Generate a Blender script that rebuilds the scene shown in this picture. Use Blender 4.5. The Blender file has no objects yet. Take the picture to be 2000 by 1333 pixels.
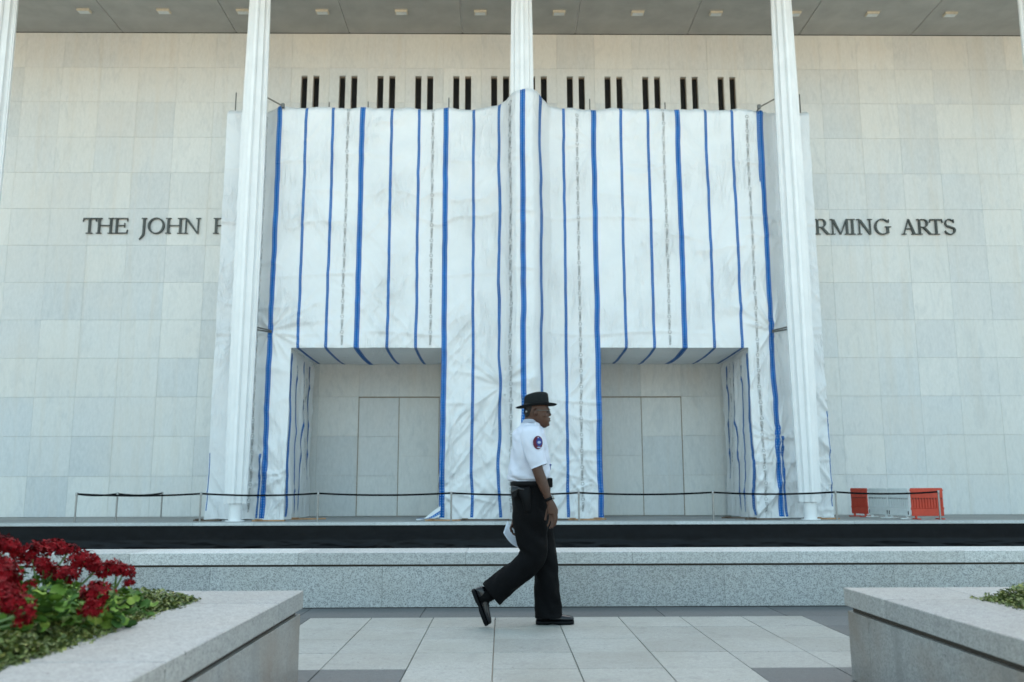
import bpy, bmesh, math, random
import numpy as np
from mathutils import Vector, Matrix
random.seed(7); rng = np.random.default_rng(7)
R_ = math.radians
sc = bpy.context.scene
col = sc.collection

# ------------------------------------------------------------------ camera
F_PX, PIT, YAW, ROL, CX, CH = 1704.06, .16652, -.01188, -.00251, -.69939, 1.09
_cy, _sy, _cp, _sp, _cr, _sr = math.cos(YAW), math.sin(YAW), math.cos(PIT), math.sin(PIT), math.cos(ROL), math.sin(ROL)
_f0 = Vector((-_sy, _cy, 0)); _r0 = Vector((_cy, _sy, 0)); _z = Vector((0, 0, 1))
FWD = _cp*_f0 + _sp*_z; _u0 = -_sp*_f0 + _cp*_z
RGT = _cr*_r0 + _sr*_u0; UPV = -_sr*_r0 + _cr*_u0
CAM = Vector((CX, 0, CH))
cd = bpy.data.cameras.new('camera'); cam = bpy.data.objects.new('camera', cd); col.objects.link(cam)
cam.matrix_world = Matrix(((RGT.x, UPV.x, -FWD.x, CAM.x), (RGT.y, UPV.y, -FWD.y, CAM.y), (RGT.z, UPV.z, -FWD.z, CAM.z), (0, 0, 0, 1)))
cd.sensor_width = 36; cd.lens = 36*F_PX/2000; cd.clip_start = .05; cd.clip_end = 4000
cd.dof.use_dof = True; cd.dof.focus_distance = 9.5; cd.dof.aperture_fstop = 2.4
sc.camera = cam

def atY(u, v, Y):
    d = RGT*((u-1000)/F_PX) + UPV*((666.5-v)/F_PX) + FWD
    return CAM + d*((Y-CAM.y)/d.y)
def atZ(u, v, Z):
    d = RGT*((u-1000)/F_PX) + UPV*((666.5-v)/F_PX) + FWD
    return CAM + d*((Z-CAM.z)/d.z)

# ------------------------------------------------------------------ light
SUN_EL, SUN_AZ = R_(41), R_(8)          # the sun stands behind the building; the plaza lies in its shade
w = bpy.data.worlds.new('World'); sc.world = w; w.use_nodes = True
nt = w.node_tree; nt.nodes.clear()
sky = nt.nodes.new('ShaderNodeTexSky'); sky.sky_type = 'NISHITA'; sky.sun_disc = False
sky.sun_elevation = SUN_EL; sky.sun_rotation = SUN_AZ; sky.ozone_density = .6; sky.dust_density = 3.5; sky.air_density = 1.0
bg = nt.nodes.new('ShaderNodeBackground'); bg.inputs[1].default_value = .15
wo = nt.nodes.new('ShaderNodeOutputWorld')
hs = nt.nodes.new('ShaderNodeHueSaturation'); hs.inputs['Saturation'].default_value = .74; hs.inputs['Hue'].default_value = .455          # hazy, paler sky
nt.links.new(sky.outputs[0], hs.inputs['Color']); nt.links.new(hs.outputs[0], bg.inputs[0]); nt.links.new(bg.outputs[0], wo.inputs[0])
sl = bpy.data.lights.new('sun', 'SUN'); sl.energy = 3.2; sl.angle = R_(.5); sl.color = (1, .88, .70)
so = bpy.data.objects.new('sun', sl); col.objects.link(so)
sdir = Vector((math.sin(SUN_AZ)*math.cos(SUN_EL), math.cos(SUN_AZ)*math.cos(SUN_EL), math.sin(SUN_EL)))
so.rotation_euler = sdir.to_track_quat('Z', 'Y').to_euler(); so.location = (0, 60, 60)
sc.view_settings.view_transform = 'Standard'; sc.view_settings.look = 'None'
sc.view_settings.gamma = 1; sc.view_settings.use_curve_mapping = False
sc.view_settings.exposure = 2.0
sc.cycles.max_bounces = 8; sc.cycles.diffuse_bounces = 5

# ------------------------------------------------------------------ materials
MATS = {}
class N:
    """tiny node helper"""
    def __init__(s, name):
        s.m = bpy.data.materials.new(name); s.m.use_nodes = True
        s.t = s.m.node_tree; s.b = s.t.nodes['Principled BSDF']; MATS[name] = s.m
    def n(s, typ, **k):
        o = s.t.nodes.new('ShaderNode'+typ)
        for a, b in k.items(): setattr(o, a, b)
        return o
    def l(s, a, b): s.t.links.new(a, b)
    def val(s, sock, v):
        if hasattr(v, 'links') or isinstance(v, bpy.types.NodeSocket): s.l(v, sock)
        else: sock.default_value = v
    def math(s, op, a, b=0., c=None, clamp=False):
        o = s.n('Math', operation=op, use_clamp=clamp); s.val(o.inputs[0], a); s.val(o.inputs[1], b)
        if c is not None: s.val(o.inputs[2], c)
        return o.outputs[0]
    def pos(s, scale=(1, 1, 1), rot=(0, 0, 0), kind='pos'):
        if kind == 'pos': src = s.n('NewGeometry').outputs['Position']
        else: src = s.n('TexCoord').outputs[kind]
        mp = s.n('Mapping'); mp.inputs['Scale'].default_value = scale; mp.inputs['Rotation'].default_value = rot
        s.l(src, mp.inputs[0]); return mp.outputs[0]
    def noise(s, vec, scale, detail=4, rough=.55, dist=0):
        o = s.n('TexNoise'); s.l(vec, o.inputs['Vector'])
        o.inputs['Scale'].default_value = scale; o.inputs['Detail'].default_value = detail
        o.inputs['Roughness'].default_value = rough; o.inputs['Distortion'].default_value = dist
        return o.outputs[0]
    def ramp(s, fac, stops):
        o = s.n('ValToRGB'); s.val(o.inputs[0], fac)
        e = o.color_ramp.elements
        while len(e) < len(stops): e.new(.5)
        for k, (p, c) in enumerate(stops): e[k].position = p; e[k].color = (*c, 1) if len(c) == 3 else c
        return o.outputs[0]
    def mix(s, fac, a, b, mode='MIX'):
        o = s.n('Mix', data_type='RGBA', blend_type=mode)
        s.val(o.inputs[0], fac); s.val(o.inputs[6], a if not isinstance(a, tuple) else (*a, 1)); s.val(o.inputs[7], b if not isinstance(b, tuple) else (*b, 1))
        return o.outputs[2]
    def bump(s, h, strength=.3, dist=.01):
        o = s.n('Bump'); o.inputs['Strength'].default_value = strength; o.inputs['Distance'].default_value = dist
        s.l(h, o.inputs['Height']); s.l(o.outputs[0], s.b.inputs['Normal'])
    def set(s, color=None, rough=None, metal=None, spec=None):
        if color is not None: s.val(s.b.inputs['Base Color'], (*color, 1) if isinstance(color, tuple) else color)
        if rough is not None: s.val(s.b.inputs['Roughness'], rough)
        if metal is not None: s.b.inputs['Metallic'].default_value = metal
        if spec is not None: s.b.inputs['Specular IOR Level'].default_value = spec
        return s.m

def simple(name, c, rough=.6, metal=0, var=.12, scale=6, bump=0, bscale=40, spec=None, kind='Object'):
    s = N(name); v = s.pos(kind=kind)
    f = s.noise(v, scale, 5)
    a = tuple(x*(1-var) for x in c); b = tuple(min(1, x*(1+var)) for x in c)
    s.set(s.ramp(f, [(.3, a), (.7, b)]), rough, metal, spec)
    if bump: s.bump(s.noise(v, bscale, 4), bump, .01)
    return s.m

def mat_marble(name, tint=(1, 1, 1)):
    s = N(name); r = s.n('ObjectInfo').outputs['Random']
    base = s.ramp(r, [(0, (.58, .605, .612)), (.25, (.635, .65, .648)), (.55, (.66, .672, .658)), (.8, (.695, .702, .683)), (1, (.605, .635, .645))])
    off = s.n('CombineXYZ'); s.l(s.math('MULTIPLY', r, 37.), off.inputs[0]); s.l(s.math('MULTIPLY', r, 91.), off.inputs[2])
    add = s.n('VectorMath', operation='ADD'); s.l(s.n('NewGeometry').outputs['Position'], add.inputs[0]); s.l(off.outputs[0], add.inputs[1])
    mp = s.n('Mapping'); s.l(add.outputs[0], mp.inputs[0]); mp.inputs['Scale'].default_value = (1.6, 1, .5); 
    mp.inputs['Rotation'].default_value = (0, .5, 0)
    vein = s.noise(mp.outputs[0], 1.4, 8, .62, 1.6)
    c = s.mix(s.math('MULTIPLY', s.ramp(vein, [(.35, (1, 1, 1)), (.5, (0, 0, 0))]), .34), base, (.50, .53, .545))
    fine = s.noise(s.pos((3, 3, 1.2), (0, .3, 0)), 4, 6, .7)
    c = s.mix(.6, c, s.ramp(fine, [(.3, (.40, .40, .39)), (.7, (.60, .60, .59))]), 'OVERLAY')
    st = s.noise(s.pos((2.2, 1, .12)), 1.2, 5, .6)           # old run-off stains
    c = s.mix(s.math('MULTIPLY', s.ramp(st, [(.54, (0, 0, 0)), (.72, (1, 1, 1))]), .28), c, (.58, .53, .45))
    blot = s.noise(s.pos((1, 1, 1)), .35, 3, .5)
    c = s.mix(s.math('MULTIPLY', s.ramp(blot, [(.45, (0, 0, 0)), (.7, (1, 1, 1))]), .3), c, (.68, .64, .57))
    s.set(c, .55, 0, .3); s.bump(fine, .08, .01); return s.m

def mat_granite(name, light, dark, scale=85, amt=.55, rough=.55, stain=.25, stainc=(.30, .26, .2)):
    s = N(name); v = s.pos()
    r = s.n('ObjectInfo').outputs['Random']
    sp = s.n('TexVoronoi'); s.l(v, sp.inputs['Vector']); sp.inputs['Scale'].default_value = scale
    hue = s.n('SeparateColor'); s.l(sp.outputs['Color'], hue.inputs[0])
    f = s.ramp(hue.outputs[0], [(0, (1, 1, 1)), (.3, (.75,)*3), (.45, (.25,)*3), (1, (0, 0, 0))])
    c = s.mix(s.math('MULTIPLY', f, amt), light, dark)
    s2 = s.n('TexVoronoi'); s.l(v, s2.inputs['Vector']); s2.inputs['Scale'].default_value = 16
    h2 = s.n('SeparateColor'); s.l(s2.outputs['Color'], h2.inputs[0])
    spot = s.math('MULTIPLY', s.math('LESS_THAN', s2.outputs['Distance'], .13), s.math('GREATER_THAN', h2.outputs[1], .72))
    c = s.mix(s.math('MULTIPLY', spot, .6), c, tuple(x*.25 for x in dark))
    n3 = s.noise(v, 26, 3, .7); c = s.mix(.35, c, s.ramp(n3, [(.3, (.32,)*3), (.7, (.68,)*3)]), 'OVERLAY')
    n2 = s.noise(v, 260, 2); c = s.mix(.35, c, s.ramp(n2, [(.3, (.3,)*3), (.7, (.7,)*3)]), 'OVERLAY')
    c = s.mix(s.math('MULTIPLY', s.ramp(s.noise(v, 1.3, 5, .6), [(.4, (0, 0, 0)), (.75, (1, 1, 1))]), stain), c, stainc)
    c = s.mix(s.math('MULTIPLY', s.ramp(s.noise(s.pos((5, 5, .6)), 1.2, 4, .6), [(.55, (0, 0, 0)), (.75, (1, 1, 1))]), stain*.8), c, tuple(x*.55 for x in light))
    br = s.math('MULTIPLY_ADD', r, .22, .89)
    o = s.n('VectorMath', operation='SCALE'); s.l(c, o.inputs[0]); s.l(br, o.inputs['Scale'])
    s.set(o.outputs[0], rough, 0, .4); s.bump(n2, .1, .004); return s.m

def mat_tarp():
    s = N('tarp'); v = s.pos()
    f = s.noise(v, .8, 5, .6)
    c = s.ramp(f, [(.3, (.74, .76, .775)), (.7, (.81, .83, .84))])
    gr = s.noise(s.pos((1.5, 1.5, .25)), 2.2, 6, .65)
    c = s.mix(s.math('MULTIPLY', s.ramp(gr, [(.58, (0, 0, 0)), (.78, (1, 1, 1))]), .14), c, (.60, .63, .64))
    s.set(c, .28, 0, .5)
    def fold(rot, sc_, seed):
        o = s.noise(s.pos((sc_, 1, sc_*.22), (0, rot, 0)), 1.0, 4, .6, .8)
        return s.math('POWER', s.math('SUBTRACT', 1., s.math('ABSOLUTE', s.math('MULTIPLY_ADD', o, 4., -2.))), 3., clamp=True)
    msk = s.ramp(s.noise(v, .55, 3), [(.42, (0, 0, 0)), (.62, (1, 1, 1))])
    h = s.math('MULTIPLY', s.math('ADD', fold(.9, 2.6, 0), fold(-.75, 3.1, 1)), msk)
    h = s.math('ADD', h, s.math('MULTIPLY', s.noise(s.pos((1, 1, 1.6)), 9, 4, .6, 1.2), .22))
    s.bump(h, .75, .035)
    tr = s.n('BsdfTranslucent'); s.l(c, tr.inputs[0]); mx = s.n('MixShader'); mx.inputs[0].default_value = .14
    s.l(s.b.outputs[0], mx.inputs[1]); s.l(tr.outputs[0], mx.inputs[2]); s.l(mx.outputs[0], s.t.nodes['Material Output'].inputs[0]); return s.m

def mat_stripe(name, n_cols, pitch):
    s = N(name); uv = s.n('UVMap').outputs[0]; sx = s.n('SeparateXYZ'); s.l(uv, sx.inputs[0])
    fu = s.math('SUBTRACT', s.math('FRACT', s.math('MULTIPLY', sx.outputs[0], n_cols)), .5)
    fv = s.math('SUBTRACT', s.math('FRACT', s.math('DIVIDE', sx.outputs[1], pitch)), .5)
    d = s.math('ADD', s.math('POWER', s.math('ABSOLUTE', s.math('MULTIPLY', fu, 1.3)), 2.), s.math('POWER', s.math('ABSOLUTE', fv), 2.))
    dot = s.math('LESS_THAN', d, .055)
    f = s.noise(s.pos(), 1.6, 5, .6)
    c = s.ramp(f, [(.3, (.002, .062, .24)), (.55, (.002, .095, .35)), (.75, (.003, .125, .42))])
    c = s.mix(s.math('MULTIPLY', dot, .75), c, (.40, .56, .75)); s.set(c, .6, 0, .1); return s.m

mat_marble('marble')
simple('mortar', (.52, .50, .45), .9)
simple('white_paint', (.74, .755, .76), .42, var=.04, scale=2, kind='Object')
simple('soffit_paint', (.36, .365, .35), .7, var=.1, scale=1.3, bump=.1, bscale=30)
simple('dark_gap', (.02, .02, .02), .9)
simple('fixture', (.55, .50, .40), .5)
simple('bronze_frame', (.27, .22, .165), .5, .2)
simple('dark_glass', (.008, .008, .008), .12, spec=.5)
simple('letter_bronze', (.06, .062, .056), .38, .75, var=.2, scale=3)
mat_granite('granite_wall', (.43, .445, .44), (.115, .12, .125), 120, .68, .6, .25)
mat_granite('granite_coping', (.345, .35, .34), (.14, .142, .142), 125, .55, .55, .25)
mat_granite('wall_coping', (.52, .53, .52), (.19, .195, .20), 120, .6, .55, .2)
mat_granite('granite_planter', (.30, .305, .295), (.09, .095, .10), 110, .5, .3, 1.0, (.18, .13, .09))
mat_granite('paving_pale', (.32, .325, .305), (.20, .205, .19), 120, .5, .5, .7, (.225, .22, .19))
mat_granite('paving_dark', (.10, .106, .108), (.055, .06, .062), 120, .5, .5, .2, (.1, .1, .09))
mat_granite('platform_stone', (.30, .305, .30), (.14, .14, .145), 60, .5, .6, .3)
mat_granite('edge_stone', (.50, .52, .52), (.3, .31, .31), 60, .4, .6, .2)
simple('reveal', (.055, .045, .035), .9)
simple('plaza_stone', (.50, .44, .34), .8, scale=2, kind='Object')
simple('drive_bounce', (.34, .33, .31), .9)  # unseen driveway surface, made pale to bounce light onto the lower wall
simple('ground_soil', (.13, .12, .08), .95)
simple('membrane', (.0035, .0045, .006), .42, var=.3, scale=3, bump=.5, bscale=7, spec=.15)
mat_tarp(); mat_stripe('stripe_wide', 2, .088); mat_stripe('stripe_thin', 1, .088)
simple('print_ink', (.03, .033, .036), .7, spec=.1); simple('ring_ink', (.30, .31, .31), .7)
simple('steel', (.30, .30, .29), .38, .85)
simple('galvanised', (.14, .14, .13), .45, .6)
simple('belt_black', (.004, .004, .005), .8, spec=.15)
simple('timber', (.36, .21, .11), .8, var=.3, scale=9)
simple('timber_dark', (.11, .08, .06), .85, var=.3, scale=9)
simple('plastic_red', (.50, .045, .018), .42, var=.12, scale=5)
simple('plastic_white', (.62, .66, .66), .5, var=.08)
simple('plastic_black', (.015, .015, .015), .6)
simple('skin', (.062, .028, .017), .45, var=.2, scale=14, spec=.35)
simple('nail', (.12, .065, .045), .5)
simple('shirt', (.52, .56, .65), .75, var=.03, scale=8, bump=.15, bscale=30)
simple('trouser', (.0014, .0016, .0022), 0.75, spec=.11, var=.3, scale=12, bump=.3, bscale=60)
simple('leather', (.004, .005, .007), .2, var=.2, spec=.4)
simple('leather_dull', (.003, .0035, .0045), .6, spec=.12)
simple('hat_felt', (.011, .0135, .0145), .9, spec=.15, var=.15, scale=60)
simple('hat_band', (.003, .004, .005), .7, spec=.15)
simple('patch_red', (.10, .010, .03), .8); simple('patch_blue', (.01, .035, .22), .7); simple('patch_white', (.30, .36, .52), .7)
simple('paper', (.62, .67, .76), .8, var=.03)
simple('hair', (.012, .011, .011), .9)
simple('petal', (.145, .0016, .0045), .65, var=.6, scale=2.2, spec=.1)
simple('leaf', (.055, .12, .028), .45, var=.5, scale=9)
simple('stem', (.12, .19, .06), .6)
def mat_leaf(name, stops, rough=.45):
    s = N(name); r = s.n('ObjectInfo').outputs['Random']
    f = s.math('MULTIPLY_ADD', r, .7, s.math('MULTIPLY', s.noise(s.pos(), 22, 3), .3))
    s.set(s.ramp(f, stops), .65, 0, .18); return s.m
mat_leaf('leaf', [(.1, (.03, .075, .018)), (.4, (.07, .15, .025)), (.7, (.14, .24, .035)), (1, (.28, .33, .06))])
s_ = N('cover'); s_.set(s_.ramp(s_.noise(s_.pos(), 30, 4, .7), [(.25, (.022, .035, .012)), (.42, (.06, .095, .02)), (.53, (.12, .155, .03)), (.63, (.26, .26, .06)), (.78, (.22, .15, .08))]), .6)

# ------------------------------------------------------------------ builders
def link(name, me, mat=None, parent=None, loc=None):
    o = bpy.data.objects.new(name, me); col.objects.link(o)
    if mat:
        if not me.materials: me.materials.append(MATS[mat])
    if parent: o.parent = parent
    if loc is not None: o.location = loc
    return o
def tag(o, label, cat, group=None, kind=None):
    if label: o['label'] = label
    if cat: o['category'] = cat
    if group: o['group'] = group
    if kind: o['kind'] = kind
    return o
def struct(o, label=None):
    o['kind'] = 'structure'
    if label: o['label'] = label
    return o
def empty(name, loc, label, cat, group=None):
    o = bpy.data.objects.new(name, None); col.objects.link(o); o.location = loc; o.empty_display_size = .2
    return tag(o, label, cat, group)

class MB:
    def __init__(s): s.v = []; s.f = []
    def add(s, vs, fs):
        o = len(s.v); s.v += [tuple(x) for x in vs]; s.f += [tuple(i+o for i in f) for f in fs]; return s
    def box(s, x0, x1, y0, y1, z0, z1, ch=0):
        if ch:
            vs = []; c = ch
            for z, i in ((z0, c), (z0+c, 0), (z1-c, 0), (z1, c)):
                vs += [(x0+i, y0+i, z), (x1-i, y0+i, z), (x1-i, y1-i, z), (x0+i, y1-i, z)]
            fs = [(3, 2, 1, 0), (12, 13, 14, 15)]
            for k in range(3):
                for j in range(4): a = 4*k+j; b = 4*k+(j+1) % 4; fs.append((a, b, b+4, a+4))
            return s.add(vs, fs)
        return s.add([(x0, y0, z0), (x1, y0, z0), (x1, y1, z0), (x0, y1, z0), (x0, y0, z1), (x1, y0, z1), (x1, y1, z1), (x0, y1, z1)],
                     [(3, 2, 1, 0), (4, 5, 6, 7), (0, 1, 5, 4), (1, 2, 6, 5), (2, 3, 7, 6), (3, 0, 4, 7)])
    def loft(s, rings, cap0=True, cap1=True):
        n = len(rings[0]); o = len(s.v)
        for r in rings: s.v += [tuple(p) for p in r]
        for k in range(len(rings)-1):
            for j in range(n):
                a = o+k*n+j; b = o+k*n+(j+1) % n; s.f.append((a, b, b+n, a+n))
        if cap0: s.f.append(tuple(o+j for j in reversed(range(n))))
        if cap1: s.f.append(tuple(o+(len(rings)-1)*n+j for j in range(n)))
        return s
    def tube(s, pts, rad, n=10, lat=None, cap=True):
        """pts: path, rad: (in-plane, lateral) radius per point"""
        pts = [Vector(p) for p in pts]; rings = []
        for k, p in enumerate(pts):
            t = (pts[min(k+1, len(pts)-1)]-pts[max(k-1, 0)]).normalized()
            L = Vector(lat) if lat is not None else (Vector((0, 0, 1)) if abs(t.z) < .9 else Vector((0, 1, 0)))
            a = L.cross(t).normalized(); b = t.cross(a).normalized()
            r = rad[k] if isinstance(rad, (list, tuple)) else rad
            if not isinstance(r, (list, tuple)): r = (r, r)
            rings.append([p + a*(r[0]*math.cos(2*math.pi*j/n)) + b*(r[1]*math.sin(2*math.pi*j/n)) for j in range(n)])
        return s.loft(rings, cap, cap)
    def extrude(s, poly, f, depth):
        """poly in 2D, f maps (x, y, d) to 3D"""
        n = len(poly); o = len(s.v)
        s.v += [tuple(f(x, y, 0)) for x, y in poly] + [tuple(f(x, y, depth)) for x, y in poly]
        s.f.append(tuple(o+j for j in range(n))); s.f.append(tuple(o+n+j for j in reversed(range(n))))
        for j in range(n): s.f.append((o+j, o+n+j, o+n+(j+1) % n, o+(j+1) % n))
        return s
    def ball(s, c, r, n=10, m=7):
        c = Vector(c); rings = []
        for k in range(1, m):
            th = math.pi*k/m
            rings.append([(c.x+r[0]*math.sin(th)*math.cos(2*math.pi*j/n), c.y+r[1]*math.sin(th)*math.sin(2*math.pi*j/n), c.z-r[2]*math.cos(th)) for j in range(n)])
        return s.loft(rings)
    def mesh(s, name, smooth=False, fix=True):
        me = bpy.data.meshes.new(name); me.from_pydata(s.v, [], s.f)
        if fix:
            bm = bmesh.new(); bm.from_mesh(me); bmesh.ops.recalc_face_normals(bm, faces=bm.faces); bm.to_mesh(me); bm.free()
        if smooth:
            me.polygons.foreach_set('use_smooth', [True]*len(me.polygons))
        me.update(); return me
    def obj(s, name, mat, parent=None, smooth=False, loc=None):
        return link(name, s.mesh(name, smooth), mat, parent, loc)
def box(name, mat, b, parent=None, ch=0, loc=None): return MB().box(*b, ch=ch).obj(name, mat, parent, loc=loc)
def smooth_angle(o, deg=40):
    me = o.data; me.polygons.foreach_set('use_smooth', [True]*len(me.polygons))
    try: me.set_sharp_from_angle(angle=R_(deg))
    except Exception: pass
    return o
_mods = {}
def baked(o, *mods):
    """apply modifiers through the depsgraph, replacing the object's mesh"""
    for typ, kw in mods:
        m = o.modifiers.new(typ, typ)
        for a, b in kw.items(): setattr(m, a, b)
    dg = bpy.context.evaluated_depsgraph_get(); ev = o.evaluated_get(dg)
    me = bpy.data.meshes.new_from_object(ev); o.modifiers.clear(); o.data = me
    return o

# value noise, vectorised
def vnoise(x, y, seed=0):
    x = np.asarray(x, float); y = np.asarray(y, float)
    xi = np.floor(x).astype(np.int64); yi = np.floor(y).astype(np.int64); xf = x-xi; yf = y-yi
    def h(a, b):
        n = (a*374761393 + b*668265263 + seed*974711) & 0x7fffffff
        n = ((n ^ (n >> 13))*1274126177) & 0x7fffffff
        return ((n ^ (n >> 16)) & 0xffff)/65535.
    u = xf*xf*xf*(xf*(xf*6-15)+10); v = yf*yf*yf*(yf*(yf*6-15)+10)
    return (h(xi, yi)*(1-u)+h(xi+1, yi)*u)*(1-v)+(h(xi, yi+1)*(1-u)+h(xi+1, yi+1)*u)*v
def fbm(x, y, seed=0, o=3):
    r = 0; a = .5; t = 0
    for k in range(o): r = r+a*vnoise(x*2**k, y*2**k, seed+k*17); t += a; a *= .5
    return r/t
def ridge(x, y, seed=0): return 1-np.abs(2*fbm(x, y, seed, 2)-1)

P_, PH = 1.524, 1.4754                # marble panel width / course height
ZP = .064                             # platform level
YF, YC = 32.9, 28.24                  # facade face, column axis
ZS = ZP + 13*PH + .03                 # soffit

# ================================================================== SETTING
g = box('ground', 'ground_soil', (-1500, 1500, -1500, 1500, -2.0, -.97)); struct(g)
dv = box('driveway', 'drive_bounce', (-130, 130, 8.7, 27.2, -.969, -.95)); struct(dv)
pz = box('plaza', 'plaza_stone', (-160, 160, -260, 8.42, -.968, -.024)); struct(pz)
# paving stones around the walkway
TW, TY0, TD = .5252, 5.578, .5375
stone_me = {}
for k in range(2):
    stone_me[k] = MB().box(-TW/2+.003, TW/2-.003, -TD/2+.003, TD/2-.003, -.022, 0, .0015).mesh('paving_stone')
    stone_me[k].materials.append(MATS['paving_pale' if k == 0 else 'paving_dark'])
back_me = MB().box(-TW+.003, TW-.003, -.31, .31, -.022, 0, .0015).mesh('paving_stone'); back_me.materials.append(MATS['paving_dark'])
for i in range(-3, 11):
    for j in range(-4, 4):
        x = -2.332+TW*(i+.5); y = TY0+TD*(j+.5)
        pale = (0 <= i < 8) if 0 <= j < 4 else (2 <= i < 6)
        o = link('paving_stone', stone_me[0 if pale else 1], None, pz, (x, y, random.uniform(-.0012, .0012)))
for i in range(-5, 8):
    link('paving_stone', back_me, None, pz, (-2.332+2*TW*(i+.5)-.12, TY0+4*TD+.314, -.001))

# raised entrance platform
plat = MB().box(-60, 60, 27.05, 34, -.968, ZP-.012).obj('platform', 'platform_stone'); struct(plat)
em = MB().box(-.905, .905, 0, .42, -.085, 0, .004).mesh('edge_stone'); em.materials.append(MATS['edge_stone'])
pm = MB().box(-.905, .905, 0, .9, -.011, 0).mesh('paving_stone'); pm.materials.append(MATS['platform_stone'])
for k in range(-13, 14):
    link('edge_stone', em, None, plat, (k*1.82, 26.94, ZP))
    for r in range(6): link('paving_stone', pm, None, plat, (k*1.82+(.9 if r % 2 else 0), 27.366+r*.905, ZP-.001))
# black sheet hung on the platform's edge
xs = np.linspace(-23, 23, 461); zs = np.linspace(-.95, -.015, 40)
X, Z = np.meshgrid(xs, zs)
low = np.clip((-.45-Z)/.3, 0, 1)
D = .09*low*ridge(X*.8, Z*5+X*.3, 3)**4 + .02*fbm(X*.6, Z*1.5, 9) + .05*low*ridge(X*2.2+Z*4, Z*6-X, 5)**4
Yv = 27.0 - D
vs = np.stack([X, Yv, Z], -1).reshape(-1, 3); nx = len(xs)
mb = MB(); mb.v = [tuple(p) for p in vs]
mb.f = [(a*nx+b, a*nx+b+1, (a+1)*nx+b+1, (a+1)*nx+b) for a in range(len(zs)-1) for b in range(nx-1)]
me = mb.mesh('edge_membrane', True, False)
em_o = link('edge_membrane', me, 'membrane'); em_o.modifiers.new('s', 'SOLIDIFY').thickness = .004
tag(em_o, 'black plastic sheet hung along the front edge of the entrance platform', 'plastic sheet')
# low granite wall behind the walkway
wl = empty('granite_wall', (0, 8.34, 0), 'low speckled granite wall with a coping, running behind the walking man', 'wall')
wl_core = box('core', 'reveal', (-14, 14, .03, .56, -.9, .392), wl)
cm = MB().box(-.776, .776, 0, .6, -.108, 0, .003).mesh('coping_slab'); cm.materials.append(MATS['wall_coping'])
pm = MB().box(-.7938, .7938, 0, .04, 0, .366, .0015).mesh('wall_panel'); pm.materials.append(MATS['granite_wall'])
x0 = atY(910, 1090, 8.34).x; x1 = atY(746, 1140, 8.34).x
for k in range(-8, 9):
    link('coping_slab', cm, None, wl, (x0+.776+1.555*k, 0, .497))
    link('wall_panel', pm, None, wl, (x1+.795+1.59*k, .012, .004))

# ================================================================== BUILDING
bld = empty('marble_building', (0, YF, ZP), 'long marble-clad building with tall slender white columns and a deep flat roof', 'building')
def B(mb, name, mat, parent=None, **k):                  # mesh in world coordinates, parented to the building
    o = mb.obj(name, mat, parent or bld, **k)
    if parent is None: o.location = (-Vector(bld.location)) if 'loc' not in k else o.location
    return o
core = MB()
zb0, zb1 = ZP+10*PH+.25-ZP, ZP+12*PH-ZP
core.box(-90, 90, YF+.045, YF+60, -.5, ZP+10*PH)
core.box(-90, -6*P_-.02, YF+.045, YF+60, ZP+10*PH, ZP+12*PH); core.box(6*P_+.02, 90, YF+.045, YF+60, ZP+10*PH, ZP+12*PH)
core.box(-6*P_-.02, 6*P_+.02, YF+.6, YF+60, ZP+10*PH, ZP+12*PH)
core.box(-90, 90, YF+.045, YF+60, ZP+12*PH, ZS+.6)
wall = B(core, 'wall', 'mortar')
WOFF = Vector((0, 0, 0))
GAP = .003
pan = MB().box(-P_/2+GAP, P_/2-GAP, 0, .04, GAP, PH-GAP, .002).mesh('marble_panel'); pan.materials.append(MATS['marble'])
topm = MB().box(-P_/2+GAP, P_/2-GAP, 0, .04, GAP, PH+.03-.02, .002).mesh('marble_panel'); topm.materials.append(MATS['marble'])
SLW, SLC = .125, .238
def slit_mesh(z0, z1):                                     # panel with two tall slots cut through it
    m = MB(); d = .3
    for a, b in ((-P_/2+GAP, -SLC-SLW), (-SLC+SLW, SLC-SLW), (SLC+SLW, P_/2-GAP)): m.box(a, b, 0, d, GAP, PH-GAP)
    for c in (-SLC, SLC):
        if z0 > GAP: m.box(c-SLW, c+SLW, 0, d, GAP, z0)
        if z1 < PH-GAP: m.box(c-SLW, c+SLW, 0, d, z1, PH-GAP)
    me = m.mesh('slotted_panel'); me.materials.append(MATS['marble']); return me
ZSL = 17.44-(ZP+11*PH)
slA = slit_mesh(0, ZSL); slB = slit_mesh(.35, PH)
DOORK = (-4, -3, 2, 3)
for i in range(13):
    for k in range(-14, 14):
        xc = (k+.5)*P_
        if i < 10 and abs(xc) < 9.2 and not (i < 5 and (-9 < xc < -2 or 2 < xc < 9)): continue
        if i < 3 and k in DOORK: continue
        me = pan
        if i == 12: me = topm
        if -6 <= k < 6 and i == 11: me = slA
        if -6 <= k < 6 and i == 10: me = slB
        yo = random.uniform(0, .004)
        o = link('marble_panel', me, None, wall, (xc, YF+yo, ZP+i*PH))
        if i in (10, 11) and -6 <= k < 6: o.name = 'slotted_panel'
wf = MB()
WZ0, WZ1 = ZP+10*PH+.35, 17.44
for a, b, c, d in ((-SLW, -SLW+.012, WZ0, WZ1), (SLW-.012, SLW, WZ0, WZ1), (-SLW+.012, SLW-.012, WZ1-.03, WZ1), (-SLW+.012, SLW-.012, WZ0, WZ0+.03)):
    wf.box(a, b, .12, .29, c, d)
wfm = wf.mesh('window'); wfm.materials.append(MATS['bronze_frame'])
gm = MB().box(-SLW+.012, SLW-.012, .2, .21, WZ0+.03, WZ1-.03).mesh('pane'); gm.materials.append(MATS['dark_glass'])
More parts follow.
